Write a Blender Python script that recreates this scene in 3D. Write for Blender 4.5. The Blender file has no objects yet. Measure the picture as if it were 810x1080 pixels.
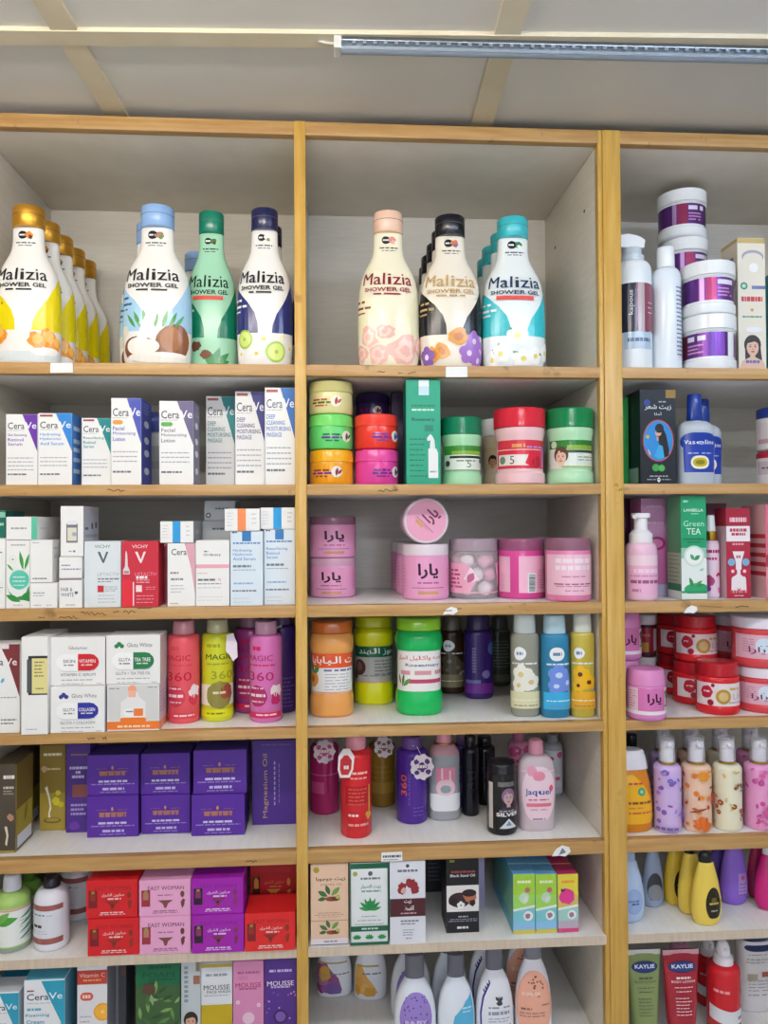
LP = [62, 50, 82, .75]; EXPO = .12
import bpy, bmesh, math, random
from mathutils import Vector, Matrix
from mathutils.geometry import tessellate_polygon
random.seed(7)
SC = bpy.context.scene
COL = SC.collection
Z0 = 1.45                       # eye height above the floor
# ------------------------------------------------------------------ camera
F = 800.0
CAM = Vector((0.07515, -1.46235, Z0))
YAW, PITCH, ROLL = 0.065319, 0.015941, -0.005291
def basis():
    cy, sy, cp, sp, cr, sr = math.cos(YAW), math.sin(YAW), math.cos(PITCH), math.sin(PITCH), math.cos(ROLL), math.sin(ROLL)
    fw = Vector((sy*cp, cy*cp, sp)); r = Vector((cy, -sy, 0)); u = r.cross(fw)
    return cr*r + sr*u, -sr*r + cr*u, fw
RT, UP, FW = basis()
cd = bpy.data.cameras.new('camera'); cam = bpy.data.objects.new('camera', cd); COL.objects.link(cam)
m = Matrix((RT, UP, -FW)).transposed().to_4x4(); m.translation = CAM
cam.matrix_world = m
cd.sensor_fit = 'VERTICAL'; cd.sensor_height = 36.0; cd.lens = F/1080*36
cd.clip_start = 0.02
SC.camera = cam
def ray(px, py): return FW + RT*((px-405)/F) - UP*((py-540)/F)
def W(px, py, Y):               # point of the plane y = Y seen at a pixel of the photo
    d = ray(px, py); return CAM + d*((Y-CAM.y)/d.y)
def WZ(px, py, z):
    d = ray(px, py); return CAM + d*((z-CAM.z)/d.z)
# ------------------------------------------------------------------ materials
def lin(c):
    c = c/255.0
    return c/12.92 if c <= 0.04045 else ((c+0.055)/1.055)**2.4
def rgb(h): return tuple(lin(int(h[i:i+2], 16)) for i in (0, 2, 4)) + (1,)
FIN = {'': dict(r=.2), 'c': dict(r=.42), 'p': dict(r=.4), 'm': dict(r=.28, me=1), 'k': dict(r=.3, me=.6),
       'l': dict(r=.08, tr=.35, ior=1.35), 'g': dict(r=.06, al=.2), 's': dict(r=.5), 'w': dict(r=.12)}
MATS = {}
def mat(spec):
    if spec in MATS: return MATS[spec]
    h, _, f = spec.partition(':'); p = FIN[f]
    mt = bpy.data.materials.new('paint_'+spec.replace(':', '_')); mt.use_nodes = True
    b = mt.node_tree.nodes['Principled BSDF']
    b.inputs['Base Color'].default_value = rgb(h); b.inputs['Roughness'].default_value = p['r']
    b.inputs['Metallic'].default_value = p.get('me', 0)
    b.inputs['Transmission Weight'].default_value = p.get('tr', 0); b.inputs['IOR'].default_value = p.get('ior', 1.45)
    mt.diffuse_color = rgb(h)
    if 'al' in p: b.inputs['Alpha'].default_value = p['al']
    MATS[spec] = mt; return mt
def noise_mat(name, c1, c2, scale, rough, stretch=(1, 1, 1), detail=4, lo=.35, hi=.65, spots=None, bump=0):
    mt = bpy.data.materials.new(name); mt.use_nodes = True; N = mt.node_tree.nodes; L = mt.node_tree.links
    b = N['Principled BSDF']; b.inputs['Roughness'].default_value = rough
    tc = N.new('ShaderNodeTexCoord'); mp = N.new('ShaderNodeMapping'); mp.inputs['Scale'].default_value = stretch
    no = N.new('ShaderNodeTexNoise'); no.inputs['Scale'].default_value = scale; no.inputs['Detail'].default_value = detail
    rp = N.new('ShaderNodeValToRGB'); rp.color_ramp.elements[0].position = lo; rp.color_ramp.elements[1].position = hi
    rp.color_ramp.elements[0].color = rgb(c1); rp.color_ramp.elements[1].color = rgb(c2)
    L.new(tc.outputs['Object'], mp.inputs['Vector']); L.new(mp.outputs['Vector'], no.inputs['Vector']); L.new(no.outputs['Fac'], rp.inputs['Fac'])
    out = rp.outputs['Color']
    if spots:                   # worn, dirty spots of the wood
        n2 = N.new('ShaderNodeTexNoise'); n2.inputs['Scale'].default_value = 22; n2.inputs['Detail'].default_value = 6
        r2 = N.new('ShaderNodeValToRGB'); r2.color_ramp.elements[0].position = .63; r2.color_ramp.elements[1].position = .74
        mx = N.new('ShaderNodeMixRGB'); mx.inputs['Color2'].default_value = rgb(spots)
        L.new(tc.outputs['Object'], n2.inputs['Vector']); L.new(n2.outputs['Fac'], r2.inputs['Fac']); L.new(r2.outputs['Color'], mx.inputs['Fac'])
        L.new(out, mx.inputs['Color1']); out = mx.outputs['Color']
    L.new(out, b.inputs['Base Color'])
    if bump:
        bp = N.new('ShaderNodeBump'); bp.inputs['Strength'].default_value = bump; bp.inputs['Distance'].default_value = .002
        L.new(no.outputs['Fac'], bp.inputs['Height']); L.new(bp.outputs['Normal'], b.inputs['Normal'])
    return mt
def emit_mat(name, h, s):
    mt = bpy.data.materials.new(name); mt.use_nodes = True; b = mt.node_tree.nodes['Principled BSDF']
    b.inputs['Base Color'].default_value = rgb(h); b.inputs['Emission Color'].default_value = rgb(h); b.inputs['Emission Strength'].default_value = s
    return mt
# ------------------------------------------------------------------ meshes
def link(name, me, parent=None):
    o = bpy.data.objects.new(name, me); COL.objects.link(o)
    if parent: o.parent = parent
    return o
LABELS = {}
def tag(o, label, cat, group=None):
    if not group and label in LABELS: print('DUP LABEL', label)
    LABELS[label] = 1
    o['label'] = label; o['category'] = cat
    if group: o['group'] = group
    return o
def thing(name, label, cat, loc, group=None, rz=0, rx=0):
    o = link(name, None); o.location = loc; o.rotation_euler = (rx, 0, rz)
    o.empty_display_size = .03
    return tag(o, label, cat, group)
def clone(r, dx, dy, label, dz=0, group=None, rz=None):
    n = r.copy(); COL.objects.link(n); n.location = r.location + Vector((dx, dy, dz)); n['label'] = label
    LABELS[label] = 1
    if rz is not None: n.rotation_euler.z = rz
    if group: n['group'] = group
    for ch in list(r.children):
        c = ch.copy(); COL.objects.link(c); c.parent = n
        for g in list(ch.children):
            d = g.copy(); COL.objects.link(d); d.parent = c
    return n
def finish(name, bm, mats, parent=None, smooth=False):
    me = bpy.data.meshes.new(name); bm.to_mesh(me); bm.free()
    for mm in (mats if isinstance(mats, (list, tuple)) else [mats]): me.materials.append(mm)
    if smooth:
        for p in me.polygons: p.use_smooth = True
        try: me.set_sharp_from_angle(angle=math.radians(38))
        except Exception: pass
    return link(name, me, parent)
def bbox(bm, x0, x1, y0, y1, z0, z1, bev=0, mi=0):
    r = bmesh.ops.create_cube(bm, size=1)
    vs = r['verts']
    for v in vs: v.co = Vector(((x0+x1)/2+v.co.x*(x1-x0), (y0+y1)/2+v.co.y*(y1-y0), (z0+z1)/2+v.co.z*(z1-z0)))
    fs = set(f for v in vs for f in v.link_faces)
    for f in fs: f.material_index = mi
    if bev:
        es = list(set(e for v in vs for e in v.link_edges))
        bmesh.ops.bevel(bm, geom=es, offset=bev, segments=2, profile=.5, affect='EDGES')
def box(name, x0, x1, y0, y1, z0, z1, mt, parent=None, bev=0):
    bm = bmesh.new(); bbox(bm, x0, x1, y0, y1, z0, z1, bev); return finish(name, bm, mt, parent, smooth=bool(bev))
def sup(t, n):
    s, c = math.sin(t), math.cos(t)
    return math.copysign(abs(s)**(2/n), s), -math.copysign(abs(c)**(2/n), c)
def loft(bm, prof, ratio=1, n=2, seg=36, off=(0, 0, 0), axis='z', close=True, mi=0):
    rings = []
    for z, r in prof:
        ring = []
        for k in range(seg):
            a, b = sup(2*math.pi*k/seg, n)
            p = (a*r, b*r*ratio, z)
            if axis == '-y': p = (p[0], -p[2], p[1])
            ring.append(bm.verts.new((p[0]+off[0], p[1]+off[1], p[2]+off[2])))
        rings.append(ring)
    for i in range(len(rings)-1):
        for k in range(seg):
            f = bm.faces.new((rings[i][k], rings[i][(k+1) % seg], rings[i+1][(k+1) % seg], rings[i+1][k])); f.material_index = mi
    if close:
        f = bm.faces.new(rings[0][::-1]); f.material_index = mi
        f = bm.faces.new(rings[-1]); f.material_index = mi
def lathe(name, prof, mt, parent, ratio=1, n=2, seg=36, off=(0, 0, 0), axis='z', close=True):
    bm = bmesh.new(); loft(bm, prof, ratio, n, seg, off, axis, close)
    bmesh.ops.recalc_face_normals(bm, faces=bm.faces)
    return finish(name, bm, mt, parent, smooth=True)
def tube(bm, pts, rad, seg=10, mi=0):
    pts = [Vector(p) for p in pts]; rings = []
    for i, p in enumerate(pts):
        d = (pts[min(i+1, len(pts)-1)]-pts[max(i-1, 0)]).normalized()
        a = d.orthogonal().normalized(); b = d.cross(a)
        if rings and i:                                     # keep the twist low
            a = (pa - d*pa.dot(d)).normalized(); b = d.cross(a)
        pa = a
        rr = rad[i] if isinstance(rad, (list, tuple)) else rad
        rings.append([bm.verts.new(p+(a*math.cos(2*math.pi*k/seg)+b*math.sin(2*math.pi*k/seg))*rr) for k in range(seg)])
    for i in range(len(rings)-1):
        for k in range(seg):
            bm.faces.new((rings[i][k], rings[i][(k+1) % seg], rings[i+1][(k+1) % seg], rings[i+1][k])).material_index = mi
    bm.faces.new(rings[0][::-1]); bm.faces.new(rings[-1])
def sheet(name, pts, y0, y1, mt, parent, bev=0):        # an outline in x,z given a thickness in y
    bm = bmesh.new()
    vs = [bm.verts.new((x, y0, z)) for x, z in pts]
    f = bm.faces.new(vs)
    r = bmesh.ops.extrude_face_region(bm, geom=[f])
    for v in r['geom']:
        if isinstance(v, bmesh.types.BMVert): v.co.y = y1
    bmesh.ops.recalc_face_normals(bm, faces=bm.faces)
    return finish(name, bm, mt, parent)
# ------------------------------------------------------------------ lettering
AR = {}
_c = 0xFE8D
for ch, k in [('ا', 2), ('ب', 4), ('ة', 2), ('ت', 4), ('ث', 4), ('ج', 4), ('ح', 4), ('خ', 4), ('د', 2), ('ذ', 2), ('ر', 2), ('ز', 2), ('س', 4), ('ش', 4), ('ص', 4), ('ض', 4), ('ط', 4), ('ظ', 4), ('ع', 4), ('غ', 4), ('ف', 4), ('ق', 4), ('ك', 4), ('ل', 4), ('م', 4), ('ن', 4), ('ه', 4), ('و', 2), ('ى', 2), ('ي', 4)]:
    AR[ch] = (_c, k); _c += k
AR['أ'] = (0xFE83, 2)
def shape(s):                   # joined Arabic letter forms, laid out left to right
    if not any(c in AR for c in s): return s
    o = []
    for i, c in enumerate(s):
        if c not in AR: o.append(c); continue
        base, k = AR[c]
        pj = i > 0 and s[i-1] in AR and AR[s[i-1]][1] == 4
        nj = k == 4 and i+1 < len(s) and s[i+1] in AR
        o.append(chr(base + (3 if pj and nj else 2 if nj else 1 if pj else 0)))
    return ''.join(reversed(o))
TC = {}
def glyphs(s, bold=0):
    k = (s, bold)
    if k in TC: return TC[k]
    cu = bpy.data.curves.new('lettering', 'FONT'); cu.body = shape(s); cu.resolution_u = 2; cu.offset = bold
    ob = bpy.data.objects.new('lettering', cu); COL.objects.link(ob)
    bpy.context.view_layer.update()
    dg = bpy.context.evaluated_depsgraph_get(); ev = ob.evaluated_get(dg); me = ev.to_mesh()
    vs = [(v.co.x, v.co.y) for v in me.vertices]; fs = [tuple(p.vertices) for p in me.polygons]
    ev.to_mesh_clear(); bpy.data.objects.remove(ob); bpy.data.curves.remove(cu)
    if vs:
        x0 = min(v[0] for v in vs); x1 = max(v[0] for v in vs); y0 = min(v[1] for v in vs); y1 = max(v[1] for v in vs)
        vs = [((x-x0)/max(x1-x0, 1e-6)-.5, (y-y0)/max(y1-y0, 1e-6)-.5) for x, y in vs]
    TC[k] = (vs, fs); return TC[k]
class Art:
    """flat printing on a face: u,v run 0..1 over the face, later shapes lie on top"""
    def __init__(s, w, h): s.A = w/h; s.L = []           # layers: (verts, faces, colour)
    def poly(s, pts, c):
        pts = [tuple(p) for p in pts]
        tr = tessellate_polygon([[Vector((x, y, 0)) for x, y in pts]])
        s.L.append((pts, [tuple(t) for t in tr], c))
    def rect(s, u, v, w, h, c): s.L.append(([(u-w/2, v-h/2), (u+w/2, v-h/2), (u+w/2, v+h/2), (u-w/2, v+h/2)], [(0, 1, 2, 3)], c))
    def ell(s, u, v, ru, rv, c, k=20, rot=0):
        cs, sn = math.cos(rot), math.sin(rot); pts = []
        for i in range(k):
            a = 2*math.pi*i/k; x, y = ru*math.cos(a), rv*math.sin(a)
            pts.append((u+x*cs-y*sn, v+(x*sn+y*cs)))
        s.L.append((pts, [tuple(range(k))], c))
    def circ(s, u, v, r, c, k=20):
        s.L.append(([(u+r*math.cos(2*math.pi*i/k), v+r*s.A*math.sin(2*math.pi*i/k)) for i in range(k)], [tuple(range(k))], c))
    def pill(s, u, v, w, h, c):
        r = h/2/s.A; pts = []
        for i in range(9): a = -math.pi/2+math.pi*i/8; pts.append((u+w/2-r+r*math.cos(a), v+h/2*math.sin(a)))
        for i in range(9): a = math.pi/2+math.pi*i/8; pts.append((u-w/2+r+r*math.cos(a), v+h/2*math.sin(a)))
        s.L.append((pts, [tuple(range(18))], c))
    def leaf(s, u, v, l, w, ang, c):                     # sizes in widths of the face
        a = math.radians(ang); cs, sn = math.cos(a), math.sin(a); pts = []
        for i in range(13):
            t = i/6
            x = l*(t if t <= 1 else 2-t); y = w/2*math.sin(math.pi*(t if t <= 1 else 2-t))*(1 if t <= 1 else -1)
            if i == 12: break
            pts.append((u+x*cs-y*sn, v+(x*sn+y*cs)*s.A))
        s.L.append((pts, [tuple(range(12))], c))
    def flower(s, u, v, r, c, c2='f2d060', k=5, ph=90):
        for i in range(k):
            a = math.radians(ph+360*i/k); s.circ(u+r*.55*math.cos(a), v+r*.55*s.A*math.sin(a), r*.48, c, 12)
        s.circ(u, v, r*.28, c2, 10)
    def blob(s, u, v, r, c, j=.25, k=14):
        s.L.append(([(u+r*(1+random.uniform(-j, j))*math.cos(2*math.pi*i/k), v+r*s.A*(1+random.uniform(-j, j))*math.sin(2*math.pi*i/k)) for i in range(k)], [tuple(range(k))], c))
    def text(s, t, u, v, w, h, c, bold=0.0, rot=0, shear=0):
        if bold and 'M' in t:                            # a heavier weight by overprinting
            s.text(t, u-.12*bold*w, v, w, h, c, 0, rot, shear); u += .12*bold*w; bold = 0
        vs, fs = glyphs(t, bold)
        if rot: vs = [(-y*w+u, x*h+v) for x, y in vs]     # reads upwards
        else: vs = [(x*w+u+shear*y*w, y*h+v) for x, y in vs]
        s.L.append((vs, fs, c))
    def words(s, u, v, w, h, c, al='l'):                 # a line of print too small to read
        x = u if al == 'l' else u-w/2; end = x+w; vs = []; fs = []
        while x < end-.01:
            l = min(random.uniform(.05, .16), end-x); n = len(vs)
            vs += [(x, v-h/2), (x+l, v-h/2), (x+l, v+h/2), (x, v+h/2)]; fs.append((n, n+1, n+2, n+3)); x += l+.022
        s.L.append((vs, fs, c))
    def lines(s, u, v, w, n, dv, h, c, al='l'):
        for i in range(n): s.words(u, v-i*dv, w*random.uniform(.75, 1), h, c, al)
    def woman(s, u, v, r, hair='241814', skin='e0b090', top='d8c8c0', long=False):
        S = s.A
        if long: s.poly([(u-r*.9, v+r*.5*S), (u+r*.9, v+r*.5*S), (u+r*1.25, v-r*2.6*S), (u-r*.9, v-r*2.2*S)], hair)
        s.ell(u, v+r*.25*S, r*1.02, r*1.15*S, hair)
        s.poly([(u-r*1.6, v-r*2.6*S), (u-r*1.3, v-r*1.7*S), (u-r*.3, v-r*1.2*S), (u+r*.3, v-r*1.2*S), (u+r*1.3, v-r*1.7*S), (u+r*1.6, v-r*2.6*S)], top if not long else skin)
        s.rect(u, v-r*1.0*S, r*.6, r*.8*S, skin)
        s.ell(u, v-r*.1*S, r*.72, r*.98*S, skin)
        s.poly([(u-r*.8, v+r*.35*S), (u-r*.5, v+r*.95*S), (u+r*.4, v+r*.98*S), (u+r*.8, v+r*.3*S), (u+r*.25, v+r*.62*S)], hair)
        for k in (-1, 1):
            s.ell(u+k*r*.3, v, r*.13, r*.07*S, '2a1c18', 10); s.rect(u+k*r*.3, v+r*.2*S, r*.3, r*.06*S, '3a2820')
        s.ell(u, v-r*.28*S, r*.09, r*.1*S, 'c08c70', 8)
        s.ell(u, v-r*.58*S, r*.24, r*.09*S, 'b04a4c', 10)
    def build(s, name, parent, fn, cuts_u=(), cuts_v=(), fin='p', eps=.00006, lift=.0002):
        bm = bmesh.new(); mats = []; idx = {}
        for k, (vs, fs, c) in enumerate(s.L):
            sp = c if ':' in c else c+':'+fin
            if sp not in idx: idx[sp] = len(mats); mats.append(mat(sp))
            bv = [bm.verts.new((min(max(x, .003), .997), min(max(y, .003), .997), k)) for x, y in vs]
            for f in fs:
                try: bm.faces.new([bv[i] for i in f]).material_index = idx[sp]
                except ValueError: pass
        for x in cuts_u: bmesh.ops.bisect_plane(bm, geom=bm.verts[:]+bm.edges[:]+bm.faces[:], plane_co=(x, 0, 0), plane_no=(1, 0, 0))
        for y in cuts_v: bmesh.ops.bisect_plane(bm, geom=bm.verts[:]+bm.edges[:]+bm.faces[:], plane_co=(0, y, 0), plane_no=(0, 1, 0))
        bm.normal_update()
        for f in [f for f in bm.faces if f.normal.z < 0]: f.normal_flip()
        for v in bm.verts: v.co = fn(v.co.x, v.co.y, lift+eps*v.co.z)
        return finish(name, bm, mats, parent)
# ------------------------------------------------------------------ kinds of goods
S = [None] + [Z0+z for z in (.30824, .07708, -.15538, -.38930, -.62192, -.80569, -1.04)]   # shelf tops, first row at the top
UNDER = [None] + [Z0+z for z in (.75425, .28664, .05678, -.17797, -.40856, -.64733, -.82279)]
def row_of(z): return max(range(1, 8), key=lambda i: (S[i] <= z+1e-4, S[i]))
def xf(bmfn): return bmfn
def B(label, px, top, z, front=None, side=None, sfn=None, base=None, Y=None, d=.05, col='f0f0ee', group=None, name='carton', cat='box', yaw=0, flap=False, topcol=None, fname='printed_front', dx=0):
    """a folded carton: px = left and right edge of its front, top = upper edge, in the photo"""
    xm = sum(px)/2
    if Y is None: Y = WZ(xm, base, z).y
    a, b = W(px[0], top, Y), W(px[1], top, Y)
    w = b.x-a.x; h = min((a.z+b.z)/2, UNDER[row_of(z)]-.003)-z; xc = (a.x+b.x)/2+dx
    r = thing(name, label, cat, (xc, Y+d/2, z+.0004), group, rz=math.radians(yaw))
    box('carton_body' if name == 'carton' else 'body', -w/2, w/2, -d/2, d/2, 0, h, mat(col+':c' if ':' not in col else col), r, bev=.0006)
    if front:
        q = .757 if z == S[7] else 1                       # the print of the lowest row keeps to the upper part of the front
        A = Art(w, h*q); front(A)
        A.L = [([(x, 1-q*(1-y)) for x, y in vs], fs, c) for vs, fs, c in A.L]
        A.L.insert(0, ([(0, 0), (1, 0), (1, 1), (0, 1)], [(0, 1, 2, 3)], col.partition(':')[0]))
        A.build(fname, r, lambda u, v, e: Vector(((u-.5)*w, -d/2-e, v*h)))
    if side and sfn:
        A = Art(d, h); sfn(A); k = 1 if side == 'R' else -1
        A.build('printed_side', r, lambda u, v, e: Vector((k*(w/2+e), k*(u-.5)*d, v*h)))
    if flap:
        box('top_flap', -w/2+.001, w/2-.001, -d/2+.0008, d/2-.002, h, h+.0005, mat((topcol or col)+':c'), r)
    return r, z+h+.001
def band(c): return lambda a: a.rect(.5, .5, 1, 1, c)
def V(label, name, cat, px, top, z, parts, arts=(), base=None, Y=None, ratio=1, n=2, group=None, rz=0, extra=None, maxh=True):
    """a turned or moulded vessel; parts: (name, [(v, r)...], material[, ratio, n]); arts: (name, v0, v1, span, turn, fn[, part])"""
    xm = sum(px)/2
    if Y is None:
        yf = WZ(xm, base, z).y; Y = yf
        for _ in range(3): R = (W(px[1], base, Y).x-W(px[0], base, Y).x)/2; Y = yf+R*ratio*.96
    py = top if base is None else (top+base)/2
    a, b = W(px[0], py, Y), W(px[1], py, Y); R = (b.x-a.x)/2
    H = W(xm, top, Y).z-z
    if maxh: H = min(H, UNDER[row_of(z)]-.004-z)
    r = thing(name, label, cat, ((a.x+b.x)/2, Y, z+.0004), group, rz=math.radians(rz))
    P = []
    for p in parts:
        nm, prof, mt = p[:3]; ra = p[3] if len(p) > 3 else ratio; nn = p[4] if len(p) > 4 else n
        prof = [(v*H, q*R) for v, q in prof]
        P.append((prof, ra, nn)); lathe(nm, prof, mat(mt), r, ra, nn)
    for art in arts: wrap(r, P[art[6] if len(art) > 6 else 0], H, *art[:6])
    if extra: extra(r, R, H)
    return r, z+H+.0006, Y, R
def wrap(r, P, H, nm, v0, v1, span, turn, fn):
    prof, ra, nn = P; sp = math.radians(span); tr = math.radians(turn)
    def rad(zz):
        for (z1, r1), (z2, r2) in zip(prof, prof[1:]):
            if z1 <= zz <= z2 and z2 > z1: return r1+(r2-r1)*(zz-z1)/(z2-z1)
        return prof[-1][1]
    rm = rad((v0+v1)/2*H)
    A = Art(rm*sp, (v1-v0)*H); fn(A)
    k = max(6, int(span/10)); cu = [i/k for i in range(1, k)]
    zs = sorted(set(z for z, q in prof)); cv = [(z/H-v0)/(v1-v0) for z in zs if v0 < z/H < v1]
    def f(u, v, e):
        z = (v0+(v1-v0)*v)*H; q = rad(z)+.0003; t = tr+(u-.5)*sp
        a, b = sup(t, nn); nx, ny = math.sin(t), -math.cos(t)
        return Vector((a*q+nx*e, b*q*ra+ny*e, z))
    return A.build(nm, r, f, cu, cv, fin='')
def ease(v0, r0, v1, r1, k=5):      # a rounded shoulder from (v0,r0) to (v1,r1)
    return [(v0+(v1-v0)*math.sin(math.pi/2*i/k), r1+(r0-r1)*math.cos(math.pi/2*i/k)) for i in range(k+1)]
def cap_prof(v0, v1, r, e=.012, r2=None):
    r2 = r2 or r
    return [(v0, r*.97), (v0+e*.4, r), (v1-e, r2), (v1-e*.3, r2*.96), (v1, r2*.86)]
# ------------------------------------------------------------------ the room
def struct(o): o['kind'] = 'structure'; return o
XL, XR, YF, YB, ZC = -2.3, 2.6, -3.4, .43, Z0+.797
M_WALL = noise_mat('wall_paint', 'e6e4de', 'eceae4', 6, .6)
M_CEIL = noise_mat('ceiling_board', 'dcdad4', 'e2e0da', 3, .55)
M_BATTEN = noise_mat('ceiling_batten', 'd8ccb0', 'e0d6bc', 9, .45)
M_FLOOR = noise_mat('floor_tile', 'd2cfc9', 'dad8d2', 4, .25)
def sbox(name, *a, **k): return struct(box(name, *a, **k))
sbox('floor', XL, XR, YF, YB, -.05, 0, M_FLOOR)
sbox('wall_back', XL, XR, YB, YB+.08, 0, ZC+.1, M_WALL)
sbox('wall_front', XL, XR, YF-.08, YF, 0, ZC+.1, M_WALL)
sbox('wall_left', XL-.08, XL, YF, YB, 0, ZC+.1, M_WALL)
sbox('wall_right', XR, XR+.08, YF, YB, 0, ZC+.1, M_WALL)
sbox('ceiling', XL, XR, YF, YB, ZC, ZC+.1, M_CEIL)
# battens that cover the joints of the ceiling boards
zb = ZC-.006
def batten(name, p, q, hw):          # from p to q on the ceiling, half width hw
    d = (q-p); d.z = 0; d.normalize(); nrm = Vector((-d.y, d.x, 0))
    bm = bmesh.new()
    co = [p+nrm*hw, p-nrm*hw, q-nrm*hw, q+nrm*hw]
    lo = [bm.verts.new((c.x, c.y, zb)) for c in co]; hi = [bm.verts.new((c.x, c.y, ZC)) for c in co]
    bm.faces.new(lo[::-1]); bm.faces.new(hi)
    for i in range(4): bm.faces.new((lo[i], lo[(i+1) % 4], hi[(i+1) % 4], hi[i]))
    bmesh.ops.recalc_face_normals(bm, faces=bm.faces)
    return struct(finish(name, bm, M_BATTEN))
a, b = WZ(50, 0, zb), WZ(119, 116, zb)
c, d2 = WZ(545, 0, zb), WZ(510, 131, zb)
dirx = ((b-a).normalized()+(c-d2).normalized()*-1).normalized()
def through(p): return p+dirx*((YF-p.y)/dirx.y), p+dirx*((.42-p.y)/dirx.y)
for i, (px, py) in enumerate(((85, 60), (527, 66))): batten('trim_%d' % (i+1), *through(WZ(px, py, zb)), .021)
p, q = WZ(5, 39, zb), WZ(300, 42, zb)
dx = (q-p).normalized()
zb -= .0015
batten('trim_3', p+dx*((XL-p.x)/dx.x), p+dx*((XR-p.x)/dx.x), .018)
# tube light fitting under the batten, unlit
z = ZC-.02
p, q = WZ(352, 51, z), WZ(800, 61, z)
dv = (q-p); L = 1.25; ang = math.atan2(dv.y, dv.x)
r = thing('tube_light', 'long unlit ribbed tube light fitting on the ceiling at the upper right', 'lamp', p, rz=ang)
bm = bmesh.new(); bbox(bm, .01, L, -.0125, .0125, .006, .02, .0015)
finish('housing', bm, mat('8e969c:m'), r)
bm = bmesh.new()
loft(bm, [(0.012, .0125), (L-.004, .0125)], .6, 2, 28, (0, 0, 0), 'z'); bmesh.ops.rotate(bm, verts=bm.verts, matrix=Matrix.Rotation(math.pi/2, 3, 'Y')); bmesh.ops.translate(bm, verts=bm.verts, vec=(0, 0, .003))
finish('diffuser', bm, mat('8f9ba8:k'), r, True)
bm = bmesh.new()
for k in range(70):
    x = .03+k*(L-.05)/70; bbox(bm, x, x+.006, -.0138, -.0115, .001, .005)
for yy in (-.007, 0, .007): bbox(bm, .014, L-.004, yy-.0008, yy+.0008, -.0055, -.002)
finish('diffuser_ribs', bm, mat('b4bec8:k'), r)
bm = bmesh.new(); bbox(bm, 0, .013, -.0145, .0145, -.007, .02, .002); finish('end_cap', bm, mat('d4d4d0'), r)
bm = bmesh.new(); bbox(bm, L-.002, L+.011, -.0145, .0145, -.007, .02, .002); finish('end_cap', bm, mat('d4d4d0'), r)
bm = bmesh.new(); tube(bm, [(0, 0, .008), (-.012, .002, .01), (-.025, .003, .014)], .0025); finish('lead', bm, mat('d8d6d0'), r, True)
# lamps that light the shop, behind and above the photographer
def lamp(name, label, x, y, length, along, temp, power):
    r = thing(name, label, 'lamp', (x, y, ZC-.1), rz=0 if along == 'x' else math.pi/2)
    box('housing', -length/2, length/2, -.02, .02, .016, .05, mat('e4e4e0'), r, bev=.002)
    bm = bmesh.new()
    for xx in (-length*.4, length*.4): tube(bm, [(xx, 0, .045), (xx, 0, .1002)], .004, 8)
    finish('hanger', bm, mat('c8c8c4:m'), r, True)
    o = lathe('glowing_tube', [(0, .0145), (length-.02, .0145)], emit_mat('lamp_glow', temp, power), r, 1, 2, 16)
    o.rotation_euler = (0, math.pi/2, 0); o.location = (-length/2+.01, 0, 0)
lamp('ceiling_tube', 'lit ceiling tube a step behind the photographer on the left', -.45, -.98, 1.2, 'x', 'fff6ea', LP[0])
lamp('ceiling_tube', 'lit ceiling tube behind the photographer on the right', 1.1, -1.05, 1.2, 'x', 'd6e6ff', LP[1])
lamp('ceiling_tube', 'lit ceiling tube far behind the photographer', .2, -2.7, 1.2, 'x', 'f6faff', LP[2])
# unseen shop front with glowing panes, enlarged to brighten the ceiling: door and windows
def glazed(nm, x0, x1, z0, z1, bars):
    d = struct(link(nm, None)); d.location = ((x0+x1)/2, YF+.03, 0); w = (x1-x0)/2; pre = nm.split('_')[0]
    bm = bmesh.new()
    for a in [(-w, -w+.06, z0, z1), (w-.06, w, z0, z1), (-w+.06, w-.06, z1-.06, z1), (-w+.06, w-.06, z0, z0+.06)]+[(-w+.06, w-.06, b, b+.04) for b in bars]: bbox(bm, a[0], a[1], -.028, .02, a[2], a[3], .003)
    finish(pre+'_frame', bm, mat('c9c9c6:m'), d)
    box(pre+'_glass', -w+.06, w-.06, -.01, -.004, z0+.06, z1-.06, emit_mat('fill_daylight', 'eaf1ff', LP[3]), d)
glazed('fill_door_1', -.65, .35, 0, 2.1, [1.0]); glazed('fill_window_1', -1.9, -.75, .7, 2.1, []); glazed('fill_window_2', .45, 2.2, .7, 2.1, [])
# ------------------------------------------------------------------ the shelving
WOOD_H = noise_mat('pine_edge', 'b0824a', 'c7a066', 7, .38, (1, 14, 14), 6, .3, .7, spots='7a5428', bump=.1)
WOOD_V = noise_mat('pine_post', 'c4963c', 'd8b060', 7, .34, (14, 14, 1), 6, .3, .7, spots='a87a34', bump=.1)
LAM = noise_mat('laminate', 'd6cdbd', 'e0d8ca', 14, .3, (1, 1, 9), 5, .3, .7)
LAMH = noise_mat('laminate_shelf', 'eae8e4', 'f1efeb', 14, .22, (9, 1, 1), 5, .3, .7)
BACK = noise_mat('laminate_back', 'd2ccc0', 'dad5c9', 16, .16, (1, 1, 12), 4, .3, .7)
EDGE = noise_mat('laminate_edge', 'cbb9a4', 'd6c6b2', 14, .35, (9, 1, 1))
UNDERM = LAM
ZT = [(.75425, .78101)]
ZS = [(.28664, .30824), (.05678, .07708), (-.17797, -.15538), (-.40856, -.38930), (-.64733, -.62192), (-.82279, -.80569), (-1.062, -1.04), (-1.2, -1.18)]
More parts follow.
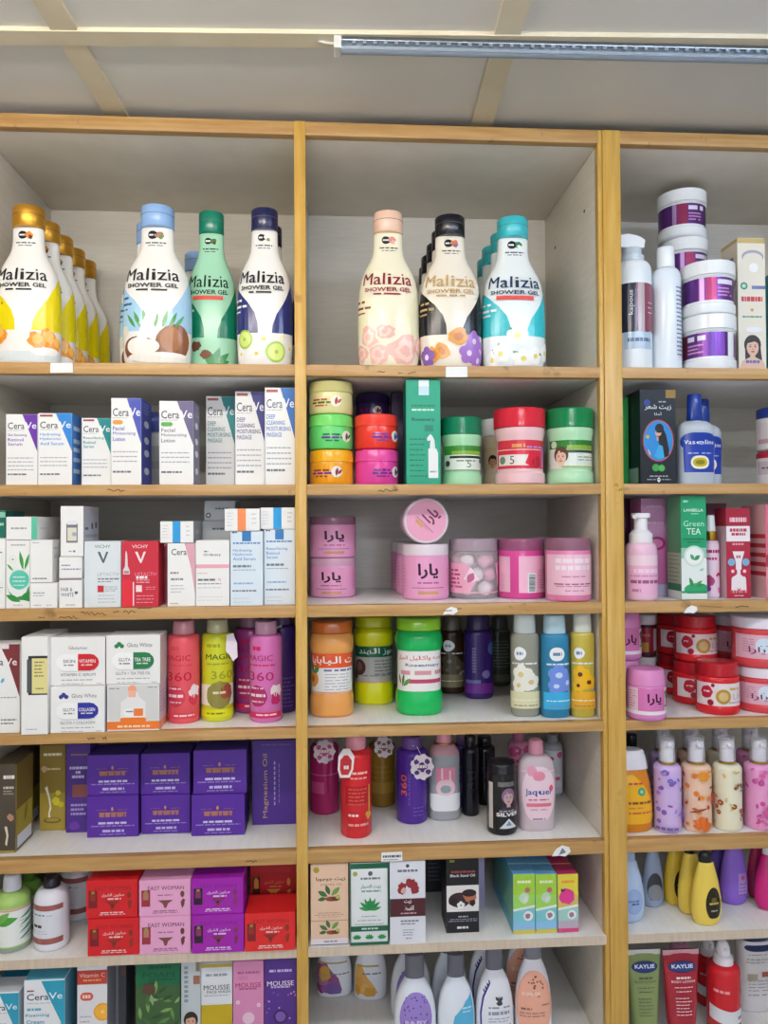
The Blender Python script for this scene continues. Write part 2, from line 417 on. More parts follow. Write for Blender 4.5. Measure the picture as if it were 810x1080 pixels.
def unit(label, x0, x1, posts, bays, yb=.387):
    r = thing('shelving_unit', label, 'shelving', (x0, 0, 0))
    def bx(n, a, b, y0, y1, z0, z1, mt, bev=.001, parent=r): return box(n, a-x0, b-x0, y0, y1, z0, z1, mt, parent, bev)
    for n, a, b, y0 in posts: bx(n, a, b, y0, .02, .0, Z0+.7812, WOOD_V, .0015)
    for a, b, pa, pb in bays:           # opening a..b, inside walls pa..pb
        bx('top_rail', a, b, .001, .02, Z0+.7543, Z0+.7805, WOOD_H)
        bx('top_panel', pa, pb, .02, yb, Z0+.7548, Z0+.773, UNDERM)
        for k, (z0, z1) in enumerate(ZS):
            pale = k >= 5
            s = bx('shelf_board', pa, pb, .02 if not pale else .001, yb, Z0+z0+.001, Z0+z1, LAMH)
            if pale: bx('edge_strip', a, b, -.0005, .001, Z0+z0, Z0+z1-.0003, EDGE, 0, s); s.children[0].location = (0, 0, 0)
            else: bx('edge_strip', a, b, .001, .02, Z0+z0, Z0+z1, WOOD_H, .001, s)
        bx('plinth', a, b, .03, .048, .0, Z0-1.2, WOOD_H)
    return r, bx
u, bx = unit('pine edged shelving unit filling the left and middle of the wall', -.62, .609,
    [('post', -.62, -.5978, 0), ('post', 0, .0222, 0), ('post', .6, .6088, .002)],
    [(-.5978, 0, -.5978, .0035), (.0222, .6, .0155, .6018)])
bx('side_panel', -.619, -.5979, .02, .387, 0, Z0+.775, LAM)
bx('divider_panel', .0037, .0153, .02, .387, 0, Z0+.775, LAM)
bx('side_panel', .602, .6088, .02, .387, 0, Z0+.775, LAM)
bx('back_panel', -.619, .6088, .3872, .395, 0, Z0+.775, BACK)
for zz, yy in ((.655, .09), (-.99+.13, .25), (.655, .3)):          # peg holes in the side wall
    o = lathe('peg_hole', [(0, .0035), (.0006, .0035)], mat('2a2018'), u, 1, 2, 12, (0, 0, 0))
    o.rotation_euler = (0, -math.pi/2, 0); o.location = (.6019-(-.62), yy, Z0+zz)
u2, bx2 = unit('pine edged shelving unit cut off by the right edge', .6092, 1.25,
    [('post', .6092, .6455, 0), ('post', 1.226, 1.25, 0)], [(.6455, 1.226, .6197, 1.2265)])
bx2('side_panel', .6095, .6195, .02, .387, 0, Z0+.775, LAM)
bx2('side_panel', 1.2267, 1.249, .02, .387, 0, Z0+.775, LAM)
bx2('back_panel', .6095, 1.249, .3872, .395, 0, Z0+.775, BACK)
# pen scribbles and scuffs on the shelf edges, parts of the unit
def scrib(un, ux, x0, x1, y, n, amp, wdt=.0007, col='2a1c10', nm='pen_scribble'):
    a = W(x0, y, -.0006); b = W(x1, y, -.0006); bm = bmesh.new(); pts = []
    for i in range(n+1): pts.append((a.x+(b.x-a.x)*i/n-ux, 0.0003, a.z+(b.z-a.z)*i/n+random.uniform(-amp, amp)))
    tube(bm, pts, wdt, 5); finish(nm, bm, mat(col+':s'), un)
# ================================================================== row 1: shower gel, hair care
z = S[1]
BODY = [(0, .86), (.012, .92), (.05, .97), (.15, 1), (.3, 1), (.42, .985), (.5, .95), (.56, .9), (.61, .81), (.655, .7), (.69, .6), (.73, .52), (.78, .485), (.86, .475), (.87, .45)]
GCAP = [(.868, .47), (.872, .485), (.945, .485), (.96, .488), (.992, .485), (1, .455)]
def gel_front(c, pic, ink='18181e', ink2=None, stripe=None, sc='f4f4f0', ct=None):
    def fn(a):
        a.poly([(1, .84), (.9, .8), (.79, .69), (.7, .58), (.62, .48), (.58, .38), (.57, .3), (1, .3)], c)
        a.poly([(0, .72), (.1, .75), (.22, .69), (.34, .6), (.42, .5), (.45, .4), (.455, .3), (0, .3)], c)
        a.words(.1, .62, .17, .022, sc); a.words(.09, .56, .24, .022, sc); a.words(.1, .51, .16, .014, sc)
        pic(a)
        a.text('Malizia', .47, .84, .52, .118, ink, .022)
        a.text('SHOWER GEL', .48, .735, .46, .042, ink2 or ink, .025)
        if stripe: a.rect(.48, .68, .32, .04, stripe)
        else: a.words(.48, .69, .24, .016, ink2 or ink, 'c')
    return fn
def neck_front(c1, c2):
    def fn(a):
        a.circ(.44, .66, .1, '141418'); a.words(.37, .66, .13, .08, 'e8e8e8')
        a.blob(.58, .66, .085, c1); a.blob(.6, .56, .05, c2)
        a.words(.5, .26, .44, .06, '404048', 'c'); a.words(.5, .12, .3, .04, '606068', 'c')
    return fn
def gel(label, px, top, Y, cap, front, neck, body='f3f1ec', group=None, rz=0):
    return V(label, 'shower_gel_bottle', 'bottle', px, top, z,
        [('body', BODY, body), ('flip_cap', GCAP, cap, .93, 2), ('cap_seam', [(.944, .489), (.947, .489)], '60605c', .93, 2)],
        [('printed_front', .012, .66, 200, 0, front), ('neck_print', .735, .86, 150, 0, neck)], Y=Y, ratio=.56, n=2.3, group=group, rz=rz)[0]
def pic_honey(a):
    a.rect(.5, .05, .99, .1, 'dfe8ea')
    for u, v, r in ((.74, .22, .1), (.62, .2, .08), (.84, .18, .07), (.3, .26, .08), (.25, .2, .06)): a.blob(u, v, r, 'f0982c'); a.blob(u, v+.02, r*.6, 'f8c060')
    a.ell(.72, .1, .16, .04, 'f4f2ee')
def pic_coco(a):
    for k in range(7): a.leaf(.36+.05*k, .33, .16, .035, 130-14*k, '4e9a50')
    a.ell(.68, .2, .17, .17, '8a5634'); a.ell(.64, .22, .1, .12, 'a46c44'); a.ell(.38, .13, .17, .12, '7a4a2c'); a.ell(.4, .155, .14, .085, 'f6f2ea')
    a.blob(.22, .3, .06, 'e8e4d4'); a.poly([(.47, .5), (.53, .5), (.49, .3), (.43, .2), (.36, .2)], 'f6f4f0'); a.ell(.56, .05, .3, .05, 'f2eee6')
def pic_leaf(c='3f8a4e'):
    def fn(a):
        for an, l in ((70, .24), (40, .26), (100, .2), (20, .22)): a.leaf(.52, .02, l, .08, an, c)
        a.blob(.36, .22, .06, '6a3a2c'); a.blob(.46, .14, .05, '7a4630')
    return fn
def pic_lime(a):
    for u, v, r in ((.3, .24, .1), (.62, .12, .11)): a.circ(u, v, r, '9cc43c'); a.circ(u, v, r*.8, 'd8e880'); a.circ(u, v, r*.2, '9cc43c')
    for u, v in ((.24, .1), (.44, .1), (.8, .16), (.5, .24)): a.flower(u, v, .07, 'f4f4ee')
    a.leaf(.66, .22, .1, .04, 70, 'e8e0a0')
def pic_rose(c, c2):
    def fn(a):
        for u, v, r in ((.64, .14, .15), (.4, .1, .1), (.3, .27, .1), (.46, .32, .07), (.84, .2, .09), (.2, .12, .09)):
            a.blob(u, v, r, c); a.blob(u, v, r*.68, c2); a.blob(u, v, r*.36, c)
    return fn
def pic_orchid(a):
    for u, v in ((.7, .24), (.8, .14), (.64, .12), (.76, .05)): a.flower(u, v, .1, 'a774c8', 'e8d8f0')
    for u, v in ((.4, .13), (.32, .1), (.54, .28)): a.blob(u, v, .075, 'e8a040'); a.blob(u, v, .04, 'c87828')
    a.flower(.24, .08, .1, '8a60b0', 'f0e0f4')
def pic_jasm(a):
    for u, v in ((.5, .3), (.36, .12), (.66, .1), (.26, .06), (.8, .14), (.54, .07)):
        a.leaf(u, v, .1, .05, 30+u*200, '5c9458'); a.flower(u, v, .085, 'fbfbf6', 'e8e070')
g = gel('yellow and white honey shower gel bottle with gold cap, frontmost of its row', (-3.6, 64.5), 221, .045, 'c8922c:k', gel_front('ecd800', pic_honey, sc='6a5a10'), neck_front('e8923c', '5a2c18'), group='yellow shower gel row')
for k, w in enumerate(('second from the front', 'third from the front', 'fourth from the front', 'rearmost')):
    clone(g, .0015*(k+1), .076*(k+1)-.002*k, 'yellow and white shower gel bottle with gold cap, '+w+' of its row')
g = gel('light blue and white coconut shower gel bottle, frontmost', (130.5, 202), 221, .05, '8fb4e4', gel_front('a9d3ee', pic_coco, sc='2c5a8a'), neck_front('b08068', '6aa050'))
clone(g, -.03, .085, 'light blue capped shower gel bottle half hidden behind the front coconut one')
clone(g, .035, .255, 'light blue capped shower gel bottle at the back behind the coconut one')
gel('green and mint aloe shower gel bottle with dark green cap', (196, 250), 226.5, .105, '0d7d63', gel_front('0c7a5c', pic_leaf(), '16382c', stripe='d84a3c'), neck_front('4a7a3c', '6a3a2c'), body='a6dcba')
g = gel('navy and white lime shower gel bottle with navy cap, next to the post', (250, 308), 223.5, .05, '23254f', gel_front('2a3272', pic_lime), neck_front('f4f0ec', '88a040'))
clone(g, .002, .085, 'navy capped shower gel bottle hidden behind the front navy one')
gel('cream and pink rose shower gel bottle with peach cap', (377, 441), 227, .05, 'f0c8ae', gel_front('f3ecc4', pic_rose('f0b8a8', 'f6d4c6'), '8a2030', '9a3040', sc='8a4038', ct=1), neck_front('e89890', 'f0c0b0'), body='f6efd2')
g = gel('black and cream orchid shower gel bottle with black cap, frontmost', (442, 506.4), 231, .045, '17151f', gel_front('14131a', pic_orchid, 'c8a468', 'c8a468', sc='c8a870'), neck_front('c87848', '8a60a0'), body='f2ead8', group='black shower gel row')
for k, (w, dx) in enumerate((('second from the front', .003), ('third from the front', .001), ('fourth from the front', -.002), ('rearmost', .001))):
    clone(g, dx, .0748*(k+1), 'black capped shower gel bottle, '+w+' of the black row')
g = gel('turquoise and white blossom shower gel bottle, frontmost', (507.5, 573), 233, .05, '3bbcc4', gel_front('35c2cc', pic_jasm, '203a58', '203a58', stripe='e05048'), neck_front('3c8a58', 'f4f4f0'), body='eef4f2', group='turquoise shower gel row')
for k, (w, dx) in enumerate((('second from the front', .003), ('third from the front', .0), ('rearmost', .004))):
    clone(g, dx, .078*(k+1)+.002, 'turquoise capped shower gel bottle, '+w+' of the turquoise row')
# ---- right bay
def spray_top(col='eef2f4'):
    def ex(r, R, H):
        bm = bmesh.new(); loft(bm, [(H*.8, R*.62), (H*.84, R*.64), (H*.85, R*.5), (H*.9, R*.5)], 1, 2, 24)
        finish('neck_ring', bm, mat('c8d4dc'), r, True)
        sheet('spray_head', [(-R*.75, H*.9), (R*.55, H*.9), (R*.62, H*.955), (R*.4, H*.975), (R*.2, H*.985), (-R*.3, H), (-R*.8, H*.985), (-R*1.0, H*.96)], -R*.32, R*.32, mat(col), r)
    return ex
SB = [(0, .9), (.01, .97), (.03, 1), (.72, 1)] + ease(.72, 1, .8, .62)
V('white spray bottle with dark red and black label, beside the post', 'spray_bottle', 'bottle', (646.5, 685.3), 249, z, [('body', SB, 'eaf1f5')],
  [('label', .27, .62, 170, 0, lambda a: (a.rect(.5, .5, 1, 1, '8c4a5c'), a.rect(.22, .5, .44, 1, '2c3040'), a.rect(.53, .5, .12, 1, 'b8a8ac'), a.text('kapous', .36, .6, .1, .5, 'c8ccd4', .01, rot=1), a.lines(.66, .6, .25, 3, .1, .02, 'c8a0a8'))),
   ('lower_label', .15, .28, 90, 0, lambda a: (a.rect(.5, .5, 1, 1, 'b4c8dc'), a.words(.1, .5, .8, .2, '506080')))], Y=.065, extra=spray_top())
V('plain white bottle with white screw cap, label turned to the side', 'shampoo_bottle', 'bottle', (687, 716.5), 262, z,
  [('body', [(0, .9), (.01, .97), (.03, 1), (.74, 1)]+ease(.74, 1, .83, .58), 'e6eef4'), ('screw_cap', cap_prof(.835, 1, .6), 'f0f4f6')],
  [('label', .1, .7, 75, 48, lambda a: a.lines(.08, .93, .85, 17, .055, .02, '7080a0'))], Y=.065)
JAR = [(0, .9), (.012, .96), (.03, .985), (.7, .985), (.74, .97), (.76, .93)]
def hair_jar(label, px, top, z, Y, turn, group=None):
    return V(label, 'hair_mask_jar', 'jar', px, top, z,
      [('body', [(0, .9), (.015, .96), (.05, .99), (.18, .99), (.2, .94), (.23, .94), (.68, .94), (.7, .99), (.72, .96)], 'eef2f4'), ('lid', cap_prof(.73, 1, 1, .025), 'f2f4f4')],
      [('label', .24, .67, 340, turn, lambda a: (a.rect(.5, .5, 1, 1, '6a3a8c:k'), a.rect(.41, .5, .07, 1, '98385c:k'), a.rect(.35, .5, .03, 1, 'c8a0d8:k'), a.rect(.62, .5, .04, 1, '4c2c70:k'),
         a.words(.45, .78, .13, .2, 'e8e0f0'), a.lines(.45, .5, .12, 3, .15, .06, 'd89cc8'), a.rect(.76, .5, .06, 1, 'eef2f4')))], Y=Y, group=group)
_, z1, _, _ = hair_jar('purple labelled white jar at the bottom of the front pair', (720.5, 773), 337, z, .065, -60)
hair_jar('purple labelled white jar on top of the front pair', (719.5, 772), 282, z1, .065, 12)
zz = z; hh = .428/4
for w, px, t in (('bottom of the rear stack', (698, 744), 5), ('second from the bottom of the rear stack', (698, 744), 5), ('third up in the rear stack with a bright band', (699, 744), 20), ('very top of the rear stack, near the cell roof', (695, 743), 8)):
    r, zt, Y_, R_ = hair_jar('purple labelled white jar, '+w, px, 240, zz, .19, t)
    H = zt-zz; r.scale.z = hh/H; zz += hh
def bride(a):
    a.rect(.5, .5, 1, 1, 'e9e2cf'); a.rect(.5, .98, 1, .04, 'c8b070'); a.ell(.55, .86, .4, .05, 'a8a4b8'); a.ell(.55, .845, .36, .045, 'e9e2cf'); a.circ(.58, .78, .17, 'f8f6f0')
    a.circ(.22, .645, .13, '2f8c6c'); a.circ(.22, .645, .07, 'bfe0c8'); a.rect(.75, .635, .5, .025, '7078a8')
    a.words(.12, .55, .76, .035, 'c84048'); a.circ(.5, .47, .06, 'c8a050'); a.words(.5, .42, .7, .012, '60a080', 'c')
    a.woman(.5, .2, .3, '2a2222', 'e0b8a0', 'd8b0a0', True); a.ell(.55, .325, .3, .02, 'f0f0f4'); a.words(.5, .09, .5, .02, '6070b0', 'c'); a.rect(.5, .012, 1, .024, 'f2f0ea')
B('cream carton with a bride picture and gold top edge, at the right end', (777.5, 806.5), 251, z, bride, 'L', lambda a: (a.rect(.5, .5, 1, 1, 'd9cdb6'), a.rect(.4, .86, .7, .03, '5c5c98'), a.blob(.7, .68, .2, 'b09070'), a.rect(.5, .985, 1, .03, 'b8a060')), Y=.062, d=.066)
B('cream carton standing behind the bride carton', (778, 802), 267, z, None, 'L', lambda a: (a.rect(.5, .5, 1, 1, 'cfc2ac'), a.rect(.4, .88, .7, .03, '5c5c98')), Y=.132, d=.1, col='d9cdb6')
B('small red carton wedged between the jars and the bride carton', (758, 771), 325, z, None, Y=.13, d=.03, col='c02c38')
B('teal carton cut off by the right edge of the picture', (811, 838), 290, z, lambda a: a.rect(.5, .7, 1, .2, '4c60a0'), Y=.14, d=.04, col='3c8a8c')
# ================================================================== row 2
z = S[2]
def cv(c, l1, ln, pill=None, ink='4a4a58', cut=.47, k=.02, top=None, bar=True):
    def fn(a):
        a.poly([(.52, 1), (1, 1), (1, cut)], c)
        if top: a.rect(.24, .965, .38, .028, top)
        a.text('Cera', .32, .835, .53, .095, ink, .008); a.text('Ve', .79, .84, .36, .095, 'f0f2f8', .008)
        a.words(.06, .77, .5, .006, 'a0a0a8')
        v = .7
        if pill: a.pill(.22, .72, .34, .05, pill); v = .65
        for t, w in l1: a.text(t, .06+w/2, v, w, .045, c if ink[0] != '!' else ink, .006); v -= .062
        for i in range(ln): a.words(.06, .38-.055*i, .82, .013, 'b0b0b8')
        if bar: a.words(.06, .15, .6, .022, '70707c')
    return fn
def cvside(c, ico=True):
    def fn(a):
        a.rect(.5, .5, 1, 1, c)
        if ico:
            for v in (.72, .53, .38, .17): a.ell(.5, v, .24, .042, 'e8eaf4')
            a.lines(.2, .95, .6, 4, .035, .012, 'a8b0e0')
        else:
            for v in (.8, .62, .5, .36, .2): a.words(.15, v, .7, .06, 'cfe4f4')
    return fn
P, Bl, Te, In, Gp, Nv = '6a2fa4', '2a86d6', '12888c', '4a55b4', '6c6488', '2c2c78'
RT3 = [('Resurfacing', .7), ('Retinol', .42), ('Serum', .36)]
B('white carton with a purple corner, leftmost on the second shelf', (6.5, 39.5), 437, z, cv(P, [('Skin Renewing', .6), ('Retinol', .5), ('Serum', .46)], 4), Y=.012)
B('white carton with a bright blue corner and blue side', (40.3, 76), 436, z, cv(Bl, [('Hydrating', .6), ('Hyaluronic', .62), ('Acid Serum', .7)], 3, top='a04048'), 'R', cvside('3a78c0', False), Y=.012, d=.052, topcol='5070b0', flap=True)
B('white carton with a teal corner, between a blue and an indigo carton', (86.3, 117), 441, z, cv(Te, RT3, 3, top='a04048'), Y=.035)
B('white carton with an indigo corner and orange pill mark', (117.3, 149), 420, z, cv(In, [('Facial', .38), ('Moisturizing', .75), ('Lotion', .4)], 3, 'e8a040'), 'R', cvside(In), Y=.012, d=.08)
B('grey carton with a blue top band standing back in the shade', (146, 168), 434, z, lambda a: (a.rect(.5, .86, 1, .26, '3a4a90'), a.rect(.5, .63, 1, .16, 'b8bcc4'), a.rect(.5, .3, 1, .1, '8a8c94')), Y=.15, d=.06, col='9a9ca0')
B('white carton with a grey violet corner and green pill mark', (168, 204), 423, z, cv(Gp, [('Facial', .4), ('Moisturizing', .74), ('Lotion', .4)], 3, '5cb050'), 'R', cvside(Gp), Y=.012, d=.062)
DC = [('DEEP', .28), ('CLEANING', .6), ('MOISTURISING', .8), ('MASSAGE', .5)]
B('tall white carton with a teal corner, first of three tall ones', (217.3, 247.5), 418, z, cv(Te, DC, 4, top='b05058', ink='5a606c'), Y=.125)
B('tall white carton with a navy corner, middle of three tall ones', (248, 279), 413, z, cv(Nv, DC, 4, top='b05058'), Y=.066)
B('tall white carton with a blue corner, beside the middle post', (279.3, 311), 409, z, cv('2468b8', DC, 4, top='b05058', ink='5a6070'), Y=.022)
# ---- middle bay: cream jars
def cream_jar(label, px, top, base=None, Y=.06, col='', lid='', zz=None, turn=-10, ink='8a3040', accent='f0e8d8'):
    R = V(label, 'cream_jar', 'jar', px, top, zz or z,
       [('body', [(0, .86), (.02, .93), (.08, .975), (.35, .985), (.6, .97), (.66, .95)], col), ('lid', [(.655, .99), (.66, 1.0), (.68, 1), (.69, .99), (.92, .975), (.97, .95), (.995, .88), (1, .8)], lid)],
       [('label_print', .1, .58, 170, turn, lambda a: (a.circ(.64, .55, .085, accent), a.leaf(.63, .3, .13, .05, 80, ink), a.leaf(.66, .4, .1, .04, 50, ink), a.words(.26, .64, .26, .1, ink), a.words(.24, .46, .32, .12, '5c6c28' if accent == 'fff8e0' else '6c2c90'), a.words(.3, .28, .2, .08, ink)))], Y=Y)
    return R
_, z1, _, _ = cream_jar('orange yellow cream jar at the bottom of the left jar stack', (326, 373), 476, col='f0a41c', lid='f2b01c')
_, z2, _, _ = cream_jar('light green cream jar in the middle of the left jar stack', (325.5, 372.5), 439.5, col='62d06c', lid='78dc6c', zz=z1, turn=20, ink='1c5c50')
cream_jar('pale olive cream jar on top of the left jar stack', (325.5, 372.3), 402, col='e0d898', lid='cfc884', zz=z2, accent='fff8e0', ink='b0402c')
_, z1, _, _ = cream_jar('magenta pink cream jar at the bottom of the second stack', (374, 420.5), 475.5, col='e0449c', lid='e4489c', turn=30, ink='6a2080')
cream_jar('red cream jar on top of the magenta pink one', (373.5, 420), 439, col='e8382c', lid='f04034', zz=z1, turn=30, ink='4050c0')
zz = z
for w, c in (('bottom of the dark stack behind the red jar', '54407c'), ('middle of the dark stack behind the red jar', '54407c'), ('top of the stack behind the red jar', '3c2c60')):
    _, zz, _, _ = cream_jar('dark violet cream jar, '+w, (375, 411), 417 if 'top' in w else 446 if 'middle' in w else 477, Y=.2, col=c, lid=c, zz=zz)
def rosem(a):
    a.rect(.52, .93, .3, .16, 'c8e4ec'); a.rect(.52, .96, .3, .05, 'e8f4f4')
    a.words(.5, .75, .7, .014, '0a6c50', 'c'); a.words(.5, .71, .66, .016, 'd0ece0', 'c'); a.text('Rosemary', .5, .615, .66, .04, '0c3c34', .015)
    a.rect(.66, .535, .25, .06, '12806c'); a.lines(.1, .43, .5, 8, .05, .01, '0a6448')
    a.poly([(.64, .06), (.92, .06), (.92, .3), (.87, .34), (.64, .34)], 'eef0ee'); a.poly([(.68, .34), (.84, .34), (.82, .42), (.76, .46), (.7, .48), (.6, .44), (.62, .41), (.7, .42)], 'e4e8e8'); a.words(.68, .12, .2, .016, '9aa8a0')
B('tall green carton with a white bottle picture, between jars', (428, 464.3), 400.5, z, rosem, 'L', lambda a: (a.rect(.5, .5, 1, 1, '0e8464'), a.rect(.9, .5, .06, 1, '0a6048')), Y=.015, d=.06, col='12a07c')
B('dark violet carton in the shade behind the green carton', (413, 425), 402, z, None, Y=.16, d=.05, col='4c3c58')
GJ = [(0, .88), (.012, .95), (.04, .97), (.14, .97), (.17, .9), (.19, .9), (.56, .9), (.6, .92), (.66, .96), (.7, .97), (.735, .96)]
def mask_jar(label, px, top, lid, body, fn, Y=.06, turn=0, span=150):
    return V(label, 'face_mask_jar', 'jar', px, top, z, [('body', GJ, body), ('lid', cap_prof(.74, 1, 1, .03), lid),
       ('shrink_wrap', [(.74, 1.004), (.78, 1.006), (.8, 1.002), (.83, 1.007), (.9, 1.003), (.97, 1.004)], lid+':w')], [('label', .2, .57, span, turn, fn)], Y=Y)
def g5(a):
    a.rect(.5, .5, 1, 1, 'e4ece0'); a.rect(.5, .82, 1, .36, '3c8c34'); a.rect(.6, .72, .8, .14, '90b43c'); a.rect(.55, .55, .8, .1, '1c3c28'); a.text('5', .55, .28, .09, .3, '6c7c70'); a.leaf(.86, .3, .12, .1, 70, '246c3c'); a.words(.3, .4, .4, .05, '708070'); a.rect(.5, .03, 1, .06, '8cb088'); a.circ(.1, .3, .06, '5c4a3c')
def r5(a):
    a.rect(.5, .5, 1, 1, 'd83044'); a.rect(.34, .3, .6, .38, 'ece4dc'); a.text('5', .3, .3, .07, .28, '384848'); a.circ(.13, .3, .06, '6c8c74'); a.blob(.64, .3, .13, 'd8243c'); a.blob(.7, .22, .09, 'b81c34'); a.rect(.5, .66, 1, .03, 'f0c8c0'); a.words(.3, .8, .2, .12, 'e0a060'); a.words(.52, .75, .3, .06, 'b090d0'); a.rect(.85, .4, .1, .7, 'c060a0')
def gw(a):
    a.rect(.5, .5, 1, 1, 'dfe8dc'); a.rect(.5, .85, 1, .3, '2c7c34'); a.rect(.65, .74, .6, .16, '8cb040'); a.rect(.65, .6, .6, .1, '2c4c34'); a.circ(.12, .85, .06, 'c8e0c0'); a.woman(.25, .42, .12, '5c4030', 'e8c4ac', 'f0e0d8'); a.words(.52, .4, .4, .04, '90a090'); a.words(.52, .3, .3, .03, '90a090'); a.rect(.62, .06, .7, .06, 'a0c870')
mask_jar('mint face mask jar with a dark green lid, beside the tall green carton', (464.5, 508), 441.5, '0f7a54', 'a8dcae', g5, Y=.07, turn=6)
V('cream coloured jar with white lid half hidden behind the red lidded jar', 'face_mask_jar', 'jar', (508, 546), 443, z, [('body', GJ, 'ecdcb8'), ('lid', cap_prof(.74, 1, 1, .03), 'e8ece8')], [('label', .2, .57, 120, -20, lambda a: (a.rect(.5, .5, 1, 1, 'e0c89c'), a.woman(.35, .45, .14, '3a2c24', 'd8a484', 'ecd8c0')))], Y=.165)
mask_jar('pink face mask jar with a red lid and red label', (521, 574), 432.5, 'd8283c', 'f0c4c8', r5, Y=.05, span=160)
mask_jar('mint face mask jar with a green lid and a woman on the label', (575.5, 625), 432.5, '0f8048', 'b0e0b4', gw, Y=.05, span=160)
# ---- right bay
def amla(a):
    a.rect(.86, .955, .28, .09, '9a7838'); a.circ(.2, .86, .09, '24408c'); a.text('زيت شعر', .5, .81, .74, .06, 'e0e4e8', .012); a.text('أملا', .5, .745, .2, .035, 'd0d4d8', .012); a.words(.62, .87, .2, .014, 'a0a8b0', 'c')
    a.ell(.5, .46, .43, .222, 'c04a38', 28); a.ell(.5, .46, .405, .21, '2c88d0', 28)
    a.poly([(.48, .58), (.6, .62), (.72, .52), (.8, .36), (.78, .3), (.6, .27), (.52, .4)], '101018')
    a.poly([(.38, .3), (.52, .42), (.62, .4), (.66, .28), (.5, .265)], '38a4d8'); a.circ(.5, .54, .085, 'e0b090'); a.ell(.53, .59, .12, .05, '101018'); a.rect(.48, .48, .05, .04, 'd8a484')
    for k in (-1, 1): a.circ(.485+k*.035, .545, .012, '201818', 8)
    a.rect(.49, .515, .04, .006, 'b04848'); a.leaf(.28, .3, .2, .05, 110, 'd8ac8c'); a.circ(.2, .5, .05, 'd0b040')
    a.circ(.42, .175, .1, '3c9c48'); a.circ(.58, .17, .09, '4cac50'); a.leaf(.5, .02, .14, .1, 90, 'e8ecec'); a.words(.5, .085, .5, .014, 'a0a8a8', 'c'); a.words(.5, .05, .66, .012, '8c9498', 'c')
B('black hair oil carton with a woman in a blue oval', (674.6, 712.5), 411, z, amla, 'L', lambda a: (a.rect(.5, .5, 1, 1, '101c26'), a.rect(.5, .1, .7, .16, '9ab4a8'), a.leaf(.4, .75, .4, .2, 60, '1c4030')), Y=.03, d=.07, col='101822')
B('bright green carton squeezed between post and black carton', (648, 662.6), 419, z, None, Y=.085, d=.06, col='2c9448')
def vas(a):
    a.ell(.5, .74, .5, .2, '1c3f9c', 26); a.ell(.5, .7, .5, .16, 'e8eef8', 26); a.ell(.5, .725, .5, .17, '1a3a98', 26)
    a.poly([(.12, .7), (.88, .7), (.84, .1), (.16, .1)], '2340a4'); a.text('Vaseline', .5, .735, .66, .09, 'f2f4fa', 0); a.words(.5, .5, .44, .025, 'a8b8e8', 'c')
    a.circ(.5, .31, .15, 'f4f0d0'); a.circ(.5, .31, .1, 'c8b42c'); a.circ(.5, .31, .05, '8c8420')
VB = [(0, .9), (.012, .97), (.04, 1), (.6, 1)]+ease(.6, 1, .705, .42)
VC = [(.7, .4), (.705, .42), (.985, .38), (1, .34)]
r, _, _, _ = V('clear jelly oil bottle with a blue cap and blue label, frontmost', 'oil_bottle', 'bottle', (713.5, 750.5), 416.5, z, [('body', VB, 'dfe9f2:l', .6, 3), ('screw_cap', VC, '1c3a90', .9, 2), ('screw_collar', [(.655, .48), (.665, .5), (.7, .5), (.702, .46)], 'd8e4ee', .8, 2)], [('label', .08, .6, 140, 0, vas)], Y=.055, ratio=.6, n=3)
clone(r, .047, .06, 'clear bottle with a blue cap standing behind the front one, to its right')
clone(r, .004, .135, 'clear bottle with a blue cap at the back, seen left of the front one')
B('clear plastic carton edge beside the clear bottles', (752, 761), 443, z, None, Y=.15, d=.04, col='b8ccd8') if 0 else None
_, z1, _, _ = V('white jar with red band at the right edge of the picture, lower of two', 'cream_jar', 'jar', (800.5, 850), 477, z, [('body', [(0, .9), (.03, .97), (.05, 1), (.8, 1)], 'dcd4d4'), ('lid', cap_prof(.78, 1, .99, .03), 'b02838'), ], [('label', .3, .7, 150, -20, lambda a: (a.rect(.5, .5, 1, 1, 'c8b8bc'), a.words(.1, .5, .4, .1, '5c4c58')))], Y=.07)
V('white jar with a blue lid at the right edge of the picture, upper of two', 'cream_jar', 'jar', (800.5, 850), 431, z1, [('body', [(0, .9), (.03, .97), (.05, 1), (.75, 1)], 'e0dcd8'), ('lid', cap_prof(.76, 1, .99, .03), '2c3c88')], [('label', .15, .65, 150, -20, lambda a: (a.rect(.5, .5, 1, 1, 'dcd0d0'), a.rect(.5, .15, 1, .2, 'c8a0a4')))], Y=.07)
